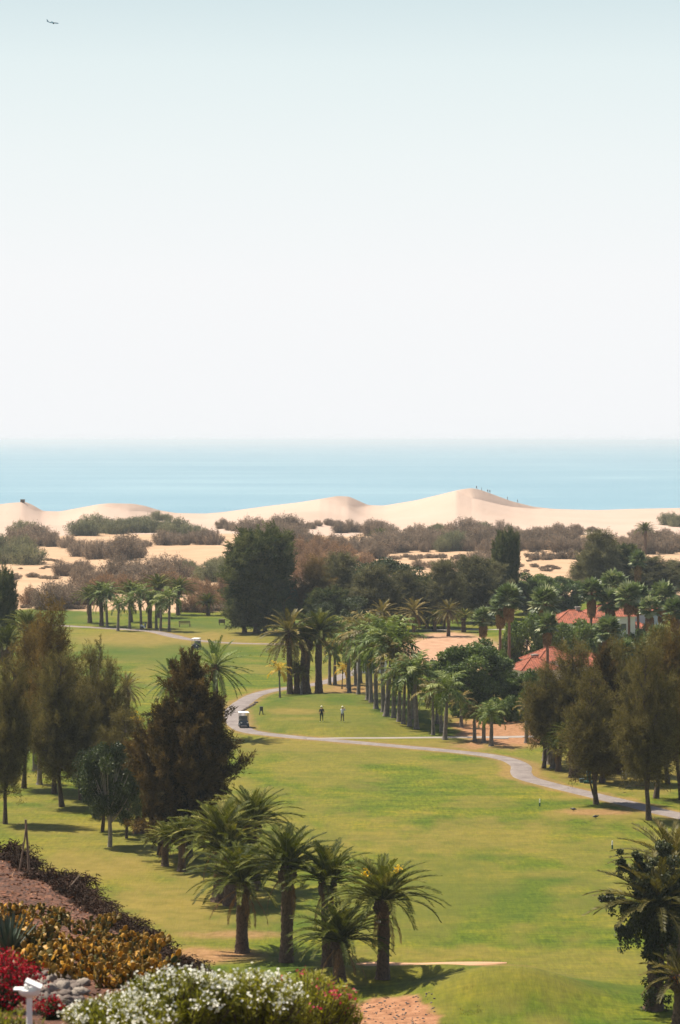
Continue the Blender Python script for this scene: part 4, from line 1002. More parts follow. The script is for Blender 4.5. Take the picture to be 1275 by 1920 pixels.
for k, (kd, px, b_, hh) in enumerate(SC):
    pro = pools[kd][k % len(pools[kd])]
    gg = G(px, b_); d = gg.y
    hgt = hh/F*d*.95; s_ = hgt/pro[1]
    wx = s_*rng.uniform(.8, 1.2)*(1.25 if kd == 'l' else 1)
    if kd != 'l' and wx*pro[2] < 1.9: wx = 1.9/pro[2]
    if d > D0-2: gg = dune_hit(px, b_)-Vector((0, 0, .15))
    r = use(pro[0], gg, rng.uniform(0, 6.28), (wx, wx, s_), names[kd], groups[kd], 'bush')

# ------------------------------------------------------------------ tree at the lower right: date palm overgrown by a dark creeper
def creeper(parent, dense=1.45):
    """creeper foliage hanging over the palm: branches with drooping ivy clumps"""
    cr, st = Acc(), Acc(); r = np.random.default_rng(77)
    def limb(p, q, n, rad, per=230):
        p, q = np.array(p, float), np.array(q, float)
        u = np.linspace(0, 1, 7)[:, None]
        pts = p+(q-p)*u+np.array([0, 0, 1])*np.sin(u*PI)*.35
        tube(st, pts, np.linspace(.06, .015, 7), 5, cap=False)
        for s in np.linspace(.15, 1, n):
            c_ = np.array([np.interp(s, u[:, 0], pts[:, k]) for k in range(3)])+r.normal(size=3)*.18
            m_ = int(per*dense*r.uniform(.6, 1.3)); rr = 1.15*rad*r.uniform(.6, 1.2)*(1.15-.55*s)
            d_ = nrm(r.normal(size=(m_, 3)))
            pos = c_+d_*rr*(r.uniform(.3, 1, m_)**.6)[:, None]*np.array([1, 1, .75])
            cards(cr, pos, d_*.4+r.normal(size=(m_, 3))*.5-np.array([0, 0, .7]), .17*r.uniform(.6, 1.2, m_), .11, np.clip(.45+.2*r.normal()+.15*r.normal(size=m_), 0, 1), up=d_+r.normal(size=(m_, 3))*.5)
            if r.uniform() < .6:      # hanging tail
                tl = r.uniform(.5, 1.3); k_ = 70
                zz = r.uniform(0, tl, k_); pos = c_+np.stack([r.normal(size=k_)*.1, r.normal(size=k_)*.1, -rr*.5-zz], 1)
                cards(cr, pos, r.normal(size=(k_, 3))*.5-np.array([0, 0, .7]), .16, .10, np.clip(.4+.15*r.normal(size=k_), 0, 1))
    T = (0, 0, 4.6)
    for q, n, rad in (((-2.9, .2, 6.3), 9, .42), ((-2.0, -.5, 4.4), 7, .5), ((-1.2, .6, 8.9), 9, .45), ((-.7, -.6, 7.4), 8, .7), ((.9, -.4, 8.0), 9, .8), ((2.0, .3, 7.0), 9, .8), ((1.5, .6, 5.2), 7, .7), ((.4, .8, 9.4), 9, .6), ((-1.2, -.8, 5.6), 7, .7), ((.3, -1.0, 5.6), 7, .9), ((2.4, -.6, 8.8), 9, .6), ((-.2, -.7, 3.4), 5, .55), ((.9, -.3, 3.9), 5, .6), ((-2.3, .1, 8.6), 8, .32)):
        limb(T, q, n+5, rad*.72, 170)
    for zz in np.linspace(.8, 4.2, 8):
        limb((.1*r.normal(), -.2, zz), (.45*r.choice([-1, 1]), -.45, zz-.2), 2, .4, 70)
    kid(parent, st.obj('creeper_stems', M['bark'], parent)); kid(parent, cr.obj('creeper', [M['ivy']], parent))
OV, h_, L_ = mk_date('overgrown_palm', ('date palm overgrown by dark hanging creeper at the lower right edge', 'palm'), 46, 3.7, 'palm_olive', trunk_r=.46, h=7.0, droop=.95, dead=2, emin=8, tint0=.25)
g = G(1226, 1893); OV.location = g; OV.rotation_euler = (0, .03, 1.0)
for o in KIDS[OV.name]:
    if o.name.startswith('trunk'): o.scale = (1.0, 1.0, .85)
    else: o.location = (.05, .1, 5.6); o.scale = (1.15, 1.15, 1.15)
creeper(OV); USED.add(OV.name); OV.rotation_euler[2] = 0
OV2, _, _ = mk_date('date_palm', ('date palm with olive fronds reaching left behind the creeper-hung palm', 'palm'), 40, 3.9, 'palm_olive', trunk_r=.4, h=6.0, droop=.9, dead=2, emin=5, tint0=.25)
OV2.location = G(1262, 1852); USED.add(OV2.name); 
for o in KIDS[OV2.name]: o.location[2] = 7.0 if o.name.startswith('crown') else 0
OV3, _, _ = mk_date('date_palm', ('dark date palm trunk cut by the lower right corner beside orange blossoms', 'palm'), 24, 2.4, 'palm_olive', trunk_r=.38, h=2.6, droop=1.0, dead=0, emin=-10)
OV3.location = G(1275, 1925); USED.add(OV3.name)
fl = Acc()
for c_ in ((-.15, -.3, 2.6), (.15, -.35, 2.35), (.4, -.3, 2.7)):
    n = 70; cards(fl, np.array(c_)+rng.normal(size=(n, 3))*np.array([.16, .1, .12]), rng.normal(size=(n, 3))-np.array([0, 0, .4]), .2, .07, rng.uniform(0, 1, n))
M['orange_flower'] = m_leaf('orange_spray', (.50, .12, .02), (.75, .30, .05), .25, .6, .2)
kid(OV3, fl.obj('flower_spray', M['orange_flower'], OV3))
# orange spray on the rightmost front palm
for o in list(S.objects):
    if o.get('label', '').startswith('stout date palm'):
        fl = Acc(); n = 38
        for c_ in ((.85, -.4, 2.35), (-1.0, -.3, 2.1)): cards(fl, np.array(c_)+rng.normal(size=(n, 3))*.12, rng.normal(size=(n, 3))+np.array([0, 0, .5]), .22, .08, rng.uniform(0, 1, n))
        f_ = fl.obj('flower_spray', M['yellow_flower'], o); f_.location = (0, 0, (1833-1690)/F*o.location[1]-.3)
        f_.rotation_euler[2] = -o.rotation_euler[2]
        lm = Acc(); ball(lm, (-.28, -.62, (1833-1722)/F*o.location[1]), (.16, .14, .10)); l_ = lm.obj('lamp', M['white_paint'], o, True); l_.rotation_euler[2] = -o.rotation_euler[2]

# yellow flowering shrubs behind the left casuarinas
def flower_shrub(name, label, cat, loc, w_, h_, leafmat, flmat, nfl, seed, leaf=.2, fs=.16, group=None):
    r = np.random.default_rng(seed); o = thing(name, label, cat, loc, 0, group)
    st, cr, f = Acc(), Acc(), Acc()
    for i in range(40):
        az = r.uniform(0, 6.28); q0 = r.uniform(0, 1)**.5
        tip = np.array([math.cos(az)*q0*w_, math.sin(az)*q0*w_*.8, h_*(1-.45*q0**2)*r.uniform(.8, 1.05)])
        pts = np.array([0, 0, -.1])+(tip-np.array([0, 0, -.1]))*np.linspace(0, 1, 5)[:, None]
        tube(st, pts, np.linspace(.03, .01, 5), 3, cap=False)
        n = 60; s = r.uniform(.25, 1, n)[:, None]
        cards(cr, pts[0]+(tip-pts[0])*s+r.normal(size=(n, 3))*.14*h_/1.5, r.normal(size=(n, 3))*.7+np.array([0, 0, .3]), leaf*r.uniform(.6, 1.2, n), leaf*.4, np.clip(.5+.2*r.normal(size=n), 0, 1))
        if i < nfl:
            n = 36
            cards(f, tip+r.normal(size=(n, 3))*np.array([.2, .2, .14])*h_/1.6, r.normal(size=(n, 3))+np.array([0, 0, .5]), fs*r.uniform(.6, 1.2, n), fs*.7, r.uniform(0, 1, n))
    st.obj('stems', M['bark'], o); cr.obj('foliage', M[leafmat], o)
    if nfl: f.obj('flowers', M[flmat], o)
    return o
flower_shrub('flowering_shrub', 'yellow-flowered shrub between the left casuarinas and the dark conifer', 'bush', G(233, 1372), 1.7, 2.4, 'leaf_green', 'yellow_flower', 16, 1, .3, .26)
flower_shrub('flowering_shrub', 'smaller yellow-flowered shrub close to the dark conifer top', 'bush', G(300, 1372), 1.0, 2.6, 'leaf_green', 'yellow_flower', 9, 2, .3, .26)
for px, lb in ((868, 'violet flowering hedge shrub by the far path, left of two'), (905, 'violet flowering hedge shrub by the far path, right of two')):
    flower_shrub('flowering_hedge', lb, 'bush', G(px, 1146), 2.6, 1.5, 'leaf_green', 'violet_flower', 34, px, .3, .24, 'violet hedges')

# ------------------------------------------------------------------ foreground on the bank
def oleander(name, label, loc, rx, ry, h, ns, flmat, ff, seed, leafmat='oleander', group=None, cat='bush'):
    r = np.random.default_rng(seed); o = thing(name, label, cat, loc, 0, group)
    st, cr, f = Acc(), Acc(), Acc()
    for i in range(ns):
        a = r.uniform(0, 6.28); q = r.uniform(0, 1)**.5
        tip = np.array([math.cos(a)*q*rx, math.sin(a)*q*ry, h*(1-.35*q**2.5)*r.uniform(.84, 1.08)])
        b0 = tip*np.array([.35, .35, 0])-np.array([0, 0, .3])
        u = np.linspace(0, 1, 6)[:, None]; pts = b0+(tip-b0)*u
        tube(st, pts, np.linspace(.018, .007, 6), 4, cap=False)
        n = 58; s = (r.uniform(.25, 1.0, n)**.8)[:, None]
        d_ = nrm(tip-b0)
        dirs = d_*.75+nrm(r.normal(size=(n, 3)))*.75
        cards(cr, b0+(tip-b0)*s+r.normal(size=(n, 3))*.02, dirs, .145*r.uniform(.6, 1.2, n), .022, np.clip(.45+.13*r.normal()+.18*r.normal(size=n)+.15*(s[:, 0]-.6), 0, 1), up=r.normal(size=(n, 3)))
        if r.uniform() < ff:
            for k in range(r.integers(4, 15)):
                c_ = tip+r.normal(size=3)*np.array([.065, .065, .045])+np.array([0, 0, .02]); ax = nrm(r.normal(size=3)+np.array([0, -.5, .8]))
                e1 = nrm(np.cross(ax, [.3, .5, .1])); e2 = np.cross(ax, e1); an = np.arange(5)*2*PI/5+r.uniform(0, 1)
                dd_ = np.cos(an)[:, None]*e1+np.sin(an)[:, None]*e2+ax*.35
                cards(f, np.repeat(c_[None], 5, 0), dd_, .030*r.uniform(.8, 1.2), .022, r.uniform(0, 1, 5), up=np.repeat(ax[None], 5, 0), mid=.6)
    st.obj('stems', M['bark'], o); cr.obj('foliage', M[leafmat], o)
    if f.n: f.obj('flowers', M[flmat], o)
    return o
g_ = 'oleanders on the bank'
def bank(px, d, dz=0): p = HP(px, d); p.z += dz; return p
oleander('oleander_bush', 'white-flowering oleander, left of three, beside the white lamp', bank(235, 42.5), .95, .9, .60, 150, 'white_flower', .46, 1, group=g_)
oleander('oleander_bush', 'white-flowering oleander, middle of three, below the ridge end', bank(335, 43.5), 1.05, .9, .90, 165, 'white_flower', .50, 2, group=g_)
oleander('oleander_bush', 'white-flowering oleander, right of three, beside the pink one', bank(475, 44.0), .95, .9, .95, 150, 'white_flower', .44, 3, group=g_)
oleander('oleander_bush', 'sparse oleander with a few pink flowers at the right end of the bank', bank(570, 47.5), 1.0, .8, 1.12, 120, 'pink_flower', .14, 4, group=g_)
oleander('oleander_bush', 'sparse low oleander at the right fringe of the pink one', bank(628, 48.0), .55, .5, .95, 50, 'pink_flower', .10, 5, group=g_)
oleander('oleander_bush', 'low yellowish bush in the lower left corner beside the white lamp', bank(10, 39.0), .55, .5, .85, 60, 'pink_flower', .04, 6, group=g_)

# bougainvillea
b_ = flower_shrub('bougainvillea', 'crimson bougainvillea at the left edge of the bank', 'bush', hill_hit(8, 1895), .62, .95, 'leaf_dark', 'red_flower', 40, 8, .07, .06)
fl = Acc(); n = 800
pp = nrm(rng.normal(size=(n, 3)))*np.array([.66, .6, .85])*(rng.uniform(.55, 1.05, n)[:, None]); pp[:, 2] = np.abs(pp[:, 2])*1.1+.1
cards(fl, pp, rng.normal(size=(n, 3)), .06, .05, rng.uniform(0, 1, n)); fl.obj('bracts', M['red_flower'], b_)['kind'] = 'stuff'
flower_shrub('bougainvillea', 'small crimson bougainvillea twig behind the white lamp', 'bush', hill_hit(98, 1912), .26, .36, 'leaf_dark', 'red_flower', 10, 9, .06, .055)

# agave
ag = thing('agave', 'dark blue-green spiky agave above the crimson bougainvillea', 'plant', hill_hit(15, 1795)); a = Acc()
for i in range(34):
    az = i*2.39996; e0 = math.radians(85-45*(i/34)); L0 = .95*(1-.1*rng.uniform())
    d_ = np.array([math.cos(az)*math.cos(e0), math.sin(az)*math.cos(e0), math.sin(e0)]); S_ = np.array([-math.sin(az), math.cos(az), 0]); N_ = np.cross(d_, S_)
    p = np.array([0, 0, 0.0])
    for k, w_, w2 in ((0, .09, .11), (1, .11, .07), (2, .07, .004)):
        q = p+d_*L0/3; v = [p-S_*w_/2, p+N_*(-.02), p+S_*w_/2, q+S_*w2/2, q+N_*(-.015), q-S_*w2/2]
        a.add(v, [[0, 1, 4, 5], [1, 2, 3, 4]], np.clip(.4+.2*rng.normal(), 0, 1)); p = q; d_ = nrm(d_-np.array([0, 0, .04]))
kid(ag, a.obj('leaves', M['agave'], ag))
ag.scale = (1.3, 1.3, 1.3)

# prickly pears
def cactus_mesh(seed, n0=9, depth=4, spread=1.0):
    r = np.random.default_rng(seed); a = Acc()
    def pad(p, up, nrm_, L, tint, lev):
        up = nrm(up); n_ = nrm(nrm_-up*np.dot(nrm_, up)); s_ = np.cross(up, n_)
        k, m_ = 10, 6; V = []
        th = np.linspace(0, PI, m_+1)
        for t_ in th[1:-1]:
            for q in range(k):
                ph = q/k*2*PI; V.append(p+up*L*(.5-.5*math.cos(t_))+s_*L*.40*math.sin(t_)*math.cos(ph)*(1+.12*(-math.cos(t_)))+n_*L*.085*math.sin(t_)*math.sin(ph))
        V += [p, p+up*L]
        qd = [[i*k+j, (i+1)*k+j, (i+1)*k+(j+1) % k, i*k+(j+1) % k] for i in range(m_-2) for j in range(k)]
        nV = len(V); a.add(V, qd, tint)
        a.f.append(np.array([[nV-2, (j+1) % k, j] for j in range(k)]+[[nV-1, (m_-2)*k+j, (m_-2)*k+(j+1) % k] for j in range(k)])+a.n-nV); a.t.append(np.full(2*k, tint)); a.m.append(np.zeros(2*k, np.int32))
        if lev < depth:
            for c_ in range(r.choice([1, 1, 2, 2, 3]) if lev else 2):
                an = r.normal()*.75; e = p+up*L*(.93-.12*abs(an))+s_*L*.36*math.sin(an)
                pad(e, up*math.cos(an)+s_*math.sin(an)*.9+n_*r.normal()*.35+np.array([0, 0, .25]), n_+r.normal(size=3)*.45, L*r.uniform(.78, 1.05), float(np.clip(r.normal()*.28+.25+.18*lev, 0, 1)), lev+1)
    for i in range(n0):
        an = r.uniform(0, 6.28); q = r.uniform(0, 1)**.5*spread
        tube(a, [(0, 0, -.02), (math.cos(an)*q*.5, math.sin(an)*q*.4, .015), (math.cos(an)*q, math.sin(an)*q*.8, 0)], [.05, .045, .05], 5, .05)
        pad(np.array([math.cos(an)*q, math.sin(an)*q*.8, -.05]), r.normal(size=3)*.35+np.array([0, 0, 1]), r.normal(size=3)*.6+np.array([0, -1, 0]), r.uniform(.20, .28), float(np.clip(r.normal()*.2+.3, 0, 1)), 0)
    return a
CA = [(thing('prickly_pear', '', 'cactus')) for k in range(3)]   # three builds, copied below
for k, o in enumerate(CA): kid(o, cactus_mesh(k+40, [13, 15, 10][k], 3, [1.0, 1.15, .7][k]).obj('pads', M['cactus'], o, True))
cs_ = [(15, 1718), (70, 1722), (120, 1735), (30, 1755), (165, 1752), (95, 1765), (140, 1785), (205, 1775), (60, 1790), (15, 1740), (250, 1800), (235, 1822), (265, 1830), (190, 1838), (215, 1850), (150, 1822), (110, 1800), (245, 1845), (50, 1815), (185, 1800)]
pl = ['upper left corner of the bank', 'upper bank, second from the left edge', 'middle of the upper bank', 'left edge above the agave', 'upper bank right of the middle', 'centre of the cactus patch', 'right of the patch centre', 'upper right of the patch', 'above the crimson flowers', 'left edge of the upper bank', 'right end of the patch near the chip slope', 'right end of the patch, second row', 'far right end of the patch', 'above the oleanders, left of the right end', 'just above the white oleanders', 'right of the rocks', 'above the rocks', 'lowest right end of the patch', 'left of the rocks', 'between the rocks and the right end']
for k, ((px, py), tx) in enumerate(zip(cs_, pl)):
    use(CA[k % 3], hill_hit(px, py)-Vector((0, 0, .05)), rng.uniform(0, 6.28), rng.uniform(.66, .85), 'yellowish prickly pear clump, '+tx, 'prickly pears on the bank', 'cactus')

# rocks
RK = []
for k in range(4):
    a = Acc(); ball(a, (0, 0, .05), (.27, .2, .15), 16, 11, .5, 0, .22, k+3)
    RK.append(tag(a.obj('rock', M['rock_pale'] if k == 1 else M['rock'], None, True), 'rock', 'rock'))
rp = [(112, 1846), (96, 1840), (126, 1846), (142, 1842), (84, 1858), (116, 1856), (100, 1856), (128, 1860), (144, 1856), (108, 1876), (94, 1872), (126, 1878), (80, 1868), (138, 1868), (152, 1878), (120, 1812), (132, 1816), (92, 1862), (108, 1850), (122, 1868), (134, 1852), (78, 1848), (100, 1882), (118, 1888), (140, 1878), (70, 1835), (88, 1830), (112, 1832), (130, 1838), (150, 1865), (148, 1795), (96, 1808), (124, 1770), (186, 1790), (200, 1765), (60, 1862), (135, 1893), (155, 1848), (105, 1868), (84, 1876), (126, 1822)]
for k, (px, py) in enumerate(rp):
    p = hill_hit(px, py); s_ = rng.uniform(.42, .85)
    if RK[k % 4].name in USED: o = RK[k % 4].copy(); COL.objects.link(o)
    else: o = RK[k % 4]; USED.add(o.name)
    o.location = p; o.rotation_euler = (rng.normal()*.3, rng.normal()*.3, rng.uniform(0, 6.28)); o.scale = (s_, s_*rng.uniform(.8, 1.2), s_*rng.uniform(.8, 1.3))
    tag(o, 'rounded grey-brown rock in the heap between the cacti and the crimson flowers', 'rock', 'rocks heaped on the bank')

# dead dark shrubs along the ridge
def dead_shrub(seed, n=70):
    r = np.random.default_rng(seed); a, tw = Acc(), Acc()
    for i in range(n):
        az = r.uniform(0, 6.28); q = r.uniform(0, 1)**.5; e = r.uniform(.35, 1.45)
        L0 = r.uniform(.5, 1.0); u = np.linspace(0, 1, 5)[:, None]
        d_ = np.array([math.cos(az)*math.cos(e), math.sin(az)*math.cos(e), math.sin(e)])
        b0 = np.array([math.cos(az)*q*.5, math.sin(az)*q*.5, -.1]); pts = b0+d_*L0*u-np.array([0, 0, 1])*.55*L0*u**2.2
        tube(tw, pts, np.linspace(.016, .005, 5), 3, .5, cap=False)
        m_ = 46; s = r.uniform(.2, 1, m_)
        c_ = np.stack([np.interp(s, u[:, 0], pts[:, k]) for k in range(3)], 1)+r.normal(size=(m_, 3))*.05
        cards(a, c_, d_*.3+r.normal(size=(m_, 3))*.5-np.array([0, 0, .5]), .11*r.uniform(.5, 1.4, m_), .028, np.clip(.35+.15*r.normal()+.25*r.normal(size=m_), 0, 1))
    return tw, a
DS = []
for k in range(3):
    o = thing('dead_shrub', '', 'bush'); tw, a = dead_shrub(k+60); kid(o, tw.obj('twigs', M['bark'], o)); kid(o, a.obj('dry_leaves', M['dry'], o)); DS.append(o)
dsp = [(0, 1572, 1.3, 104), (18, 1580, 1.1, 102), (36, 1592, .9, 100), (52, 1598, .7, 99), (88, 1618, 1.15, 94), (108, 1622, 1.3, 93), (126, 1634, 1.25, 91), (142, 1650, 1.15, 89), (160, 1662, 1.0, 87.5), (178, 1676, 1.0, 86), (196, 1690, 1.0, 84.5), (212, 1703, 1.0, 83), (226, 1716, 1.0, 81.5), (240, 1728, .95, 80), (258, 1738, .95, 78), (276, 1744, .95, 76.5), (292, 1752, 1.05, 75), (306, 1766, 1.05, 73.5), (318, 1782, .95, 72), (334, 1796, .8, 70), (352, 1806, .75, 68), (372, 1814, .75, 66), (392, 1820, .75, 64), (408, 1828, .7, 62.5), (70, 1606, .75, 97), (8, 1540, 1.0, 106), (300, 1790, .8, 72), (250, 1752, .7, 79), (120, 1655, .8, 90), (330, 1818, .6, 69)]
for k, (px, py, s_, d) in enumerate(dsp):
    p = HP(px, d); p.z -= .08
    use(DS[k % 3], p, rng.uniform(0, 6.28), (s_*rng.uniform(.95, 1.45), s_*1.2, s_*rng.uniform(.65, 1.3)), 'dark withered shrub in the row along the crest of the bank', 'withered shrubs along the crest', 'bush')
# loose chips on the slope
a = Acc(); n = 9000
d_ = rng.uniform(50, 104, n); q = -rng.uniform(.2, 12, n); x_ = ridge_x(d_)+q; z_ = hill_z(x_, d_)
dirs = rng.normal(size=(n, 3))*np.array([1, 1, .25]); cards(a, np.stack([x_, d_, z_+.02], 1), dirs, rng.uniform(.08, .22, n), rng.uniform(.03, .08, n), rng.uniform(0, 1, n))
M['chip'] = m_leaf('bark_chip', (.07, .026, .012), (.20, .085, .042), .0, .9, .1, (.44, .27, .17))
tag(a.obj('gravel', M['chip']), kind='stuff')
a = Acc()      # tufts of short grass on the nearest rough and at the bank foot
n = 1600; px_ = rng.uniform(815, 905, n); py_ = rng.uniform(1888, 1925, n); dd_ = F*CH/(py_-HY); x_ = (px_-CX)/F*dd_
kp = fbm(x_/1.2, dd_/1.2, 44, 3) > .54; x_, dd_ = x_[kp], dd_[kp]; n = len(x_)
cards(a, np.stack([x_, dd_, H(x_, dd_)-.02], 1), rng.normal(size=(n, 3))*.4+np.array([0, 0, 1]), rng.uniform(.06, .22, n), .02, rng.uniform(0, 1, n))
tag(a.obj('dry_grass', M['palm_olive']), kind='stuff')

a = Acc(); n = 260; px_ = rng.uniform(640, 815, n); py_ = rng.uniform(1882, 1945, n); dd_ = F*CH/(py_-HY); x_ = (px_-CX)/F*dd_
for x0, d0 in zip(x_, dd_): ball(a, (x0, d0, float(H(x0, d0))+.01), rng.uniform(.02, .075)*np.array([1.2, 1, .8]), 5, 4, rng.uniform(0, 1), 0, .2, int(x0*99) % 97)
tag(a.obj('pebbles', M['rock']), kind='stuff')
# rustic posts by the bank
def pole(acc, p, q, r0, r1): tube(acc, [np.array(p), (np.array(p)+np.array(q))/2+np.array([.02, 0, 0]), np.array(q)], [r0, (r0+r1)/2, r1], 7)
po = thing('leaning_post', 'pair of weathered poles propped together behind the withered shrubs', 'post', HP(50, 97.5)); a = Acc(); pole(a, (.10, 0, -.4), (-.05, .1, 2.0), .05, .04); kid(po, a.obj('pole', M['rust'], po))
a = Acc(); pole(a, (-.35, 0, -.3), (.0, .05, 1.85), .035, .03); kid(po, a.obj('brace', M['rust'], po))
st_ = thing('dry_stick', 'bare slanting stick on the chip slope', 'stick', hill_hit(122, 1672)); a = Acc(); pole(a, (0, 0, 0), (.5, .3, .55), .03, .02); a.obj('stem', M['rust'], st_)
st_ = thing('dry_stick', 'short upright stick before the crest shrubs', 'stick', hill_hit(216, 1722)); a = Acc(); pole(a, (0, 0, 0), (.05, .0, .55), .035, .03); a.obj('stem', M['rust'], st_)

# white garden lamp
p = bank(55, 38.2); lamp = thing('garden_lamp', 'white garden lamp post with a flat hood between the bushes', 'lamp', p)
top = CH-(1862-HY)/F*38.2-p.z
a = Acc(); z = np.linspace(-.2, top-.06, 6); tube(a, np.stack([0*z, 0*z, z], 1), .043, 14); a.obj('post', M['white_paint'], lamp, True)
a = Acc(); zz = np.array([-.06, -.05, -.03, .0, .05, .06])+top; tube(a, np.stack([0*zz, 0*zz, zz], 1), [.045, .06, .12, .15, .165, .165], 20); a.obj('bowl', M['white_paint'], lamp, True)
a = Acc(); box(a, (0, 0, 0), (.25, .28, .03)); o = a.obj('hood', M['white_paint'], lamp); o.rotation_euler = (0, .42, 0); o.location = (.06, 0, top+.13)
a = Acc(); box(a, (-.04, .0, top+.085), (.06, .12, .07)); a.obj('hood_bracket', M['white_paint'], lamp)
a = Acc(); box(a, (-.15, 0, top+.062), (.14, .2, .016)); a.obj('side_flap', M['white_paint'], lamp)

# ------------------------------------------------------------------ people
def person(label, loc, rz, shirt, trousers, pose='stand', cap=True, bag=False, sc=1.0, group=None):
    root = thing('person', label, 'person', loc, rz, group); root.scale = (sc, sc, sc)
    J = {}; E = []; RD = {}; REG = {}
    def j(n, p, r, parent=None, reg=None):
        J[n] = p; RD[n] = r
        if parent: E.append((parent, n)); REG[(parent, n)] = reg
    j('pel', (0, 0, .97), .145); j('waist', (0, 0, 1.12), .13, 'pel', 'shirt'); j('chest', (0, .0, 1.32), .155, 'waist', 'shirt'); j('neck', (0, .01, 1.49), .062, 'chest', 'skin')
    j('jaw', (0, .02, 1.57), .075, 'neck', 'skin'); j('head', (0, .02, 1.66), .10, 'jaw', 'skin'); j('crown', (0, .01, 1.75), .07, 'head', 'hair'); j('nose', (0, .125, 1.63), .018, 'head', 'skin')
    for s, sd in ((-1, 'L'), (1, 'R')):
        j('ear'+sd, (s*.105, .01, 1.64), .02, 'head', 'skin')
        j('hip'+sd, (s*.10, 0, .90), .105, 'pel', 'trousers')
        if pose == 'sit':
            j('knee'+sd, (s*.14, .42, .60), .07, 'hip'+sd, 'trousers'); j('ank'+sd, (s*.14, .40, .10), .045, 'knee'+sd, 'trousers'); j('toe'+sd, (s*.15, .58, .05), .04, 'ank'+sd, 'shoe')
        else:
            f = .10 if pose == 'walk' else .02
            j('knee'+sd, (s*.125, f*s+.02, .50), .068, 'hip'+sd, 'trousers'); j('ank'+sd, (s*.14, f*s*2-.02, .10), .045, 'knee'+sd, 'trousers'); j('toe'+sd, (s*.17, f*s*2+.16, .045), .04, 'ank'+sd, 'shoe')
        j('sho'+sd, (s*.185, 0, 1.41), .068, 'chest', 'shirt')
        if pose == 'swing':
            el, wr, pm = ((s*.27+.06, .20, 1.30), (.12+.02*s, .27, 1.47), (.14+.02*s, .26, 1.55)) if s > 0 else ((-.16, .26, 1.30), (.06, .30, 1.46), (.11, .29, 1.54))
        elif pose == 'sit': el, wr, pm = (s*.27, .16, 1.15), (s*.2, .36, .98), (s*.18, .44, .95)
        else: el, wr, pm = (s*.265, -.02, 1.13), (s*.27, .06, .90), (s*.27, .08, .82)
        j('elb'+sd, el, .052, 'sho'+sd, 'shirt'); j('wri'+sd, wr, .034, 'elb'+sd, 'skin'); j('pal'+sd, pm, .038, 'wri'+sd, 'skin')
        dv = nrm(np.array(pm)-np.array(wr)); side = np.array([0, 1, 0]) if pose != 'swing' else np.array([1, 0, 0])
        for k in range(4):
            b0 = np.array(pm)+dv*.05+side*(.027*(k-1.5)); j(f'f{k}{sd}', tuple(b0), .010, 'pal'+sd, 'skin'); j(f'g{k}{sd}', tuple(b0+dv*.05*(1-.12*abs(k-1.3))+np.array([-s*.012, 0, 0])), .008, f'f{k}{sd}', 'skin')
        j('th'+sd, tuple(np.array(pm)+side*.055+dv*.01), .011, 'pal'+sd, 'skin'); j('tj'+sd, tuple(np.array(pm)+side*.065+dv*.05), .009, 'th'+sd, 'skin')
    dz = -.52 if pose == 'sit' else 0
    nm = list(J); me = bpy.data.meshes.new('person')
    if dz: J.update({n: (p[0], p[1], p[2]+(dz if p[2] > .75 else 0)*(1)) for n, p in J.items()}); 
    if dz:
        for sd, s in (('L', -1), ('R', 1)): J['knee'+sd] = (s*.14, .42, .46); J['hip'+sd] = (s*.10, .02, .42)
    me.from_pydata([J[n] for n in nm], [(nm.index(a), nm.index(b)) for a, b in E], [])
    o = bpy.data.objects.new('body', me); COL.objects.link(o)
    o.modifiers.new('skin', 'SKIN'); sk = me.skin_vertices[0].data if me.skin_vertices else None
    if sk is None:
        me.skin_vertices  # layer appears with the modifier
    for i, n in enumerate(nm):
        v = me.skin_vertices[0].data[i]; v.radius = (RD[n], RD[n]*.85 if n in ('pel', 'waist', 'chest') else RD[n]); v.use_root = (n == 'pel')
    ss = o.modifiers.new('sub', 'SUBSURF'); ss.levels = 1; ss.render_levels = 1
    dg = bpy.context.evaluated_depsgraph_get(); dg.update()
    m2 = bpy.data.meshes.new_from_object(o.evaluated_get(dg))
    o.modifiers.clear(); o.data = m2; m2.materials.clear()
    order = ['shirt', 'trousers', 'skin', 'hair', 'shoe']
    mats = [M[shirt], M[trousers], M['skin'], M['cloth_dark'], M['white_paint'] if cap else M['cloth_dark']]
    for x in mats: m2.materials.append(x)
    segs = [(np.array(J[a]), np.array(J[b]), REG[(a, b)]) for a, b in E]
    for p in m2.polygons:
        c_ = np.array(p.center); best = min(segs, key=lambda sg: np.linalg.norm(c_-(sg[0]+(sg[1]-sg[0])*np.clip(np.dot(c_-sg[0], sg[1]-sg[0])/np.dot(sg[1]-sg[0], sg[1]-sg[0]), 0, 1))))
        p.material_index = order.index(best[2]); p.use_smooth = True
    o.parent = root
    if cap:
        a = Acc(); ball(a, (0, .015, 1.71+dz), (.118, .125, .10), 12, 8); box(a, (0, .16, 1.70+dz), (.16, .12, .015)); a.obj('cap', M['cap'], root, True)
    return root
g = G(603, 1353.5); person('golfer in dark navy shirt and dark trousers with a pale cap, on the tee', g, .1, 'navy_shirt', 'green_trousers', 'stand')
g = G(642, 1354); gz = person('golfer in a light shirt and brownish trousers finishing a swing on the tee', g, -.3, 'light_shirt', 'grey_trousers', 'swing')
club = thing('golf_club', 'golf club held over the shoulder by the golfer in the light shirt', 'golf club', g, -.3); a = Acc(); tube(a, [(.13, .27, 1.50), (.15, .24, 1.64), (.42, -.35, 1.50)], [.012, .009, .006], 6); a.obj('shaft', M['metal'], club)
a = Acc(); box(a, (.44, -.38, 1.48), (.1, .04, .05)); a.obj('club_head', M['metal'], club)
g = G(273, 1179); person('person in a light shirt sitting on the golf trolley under the far grove', g, 1.2, 'light_shirt', 'cloth_dark', 'sit', cap=False)
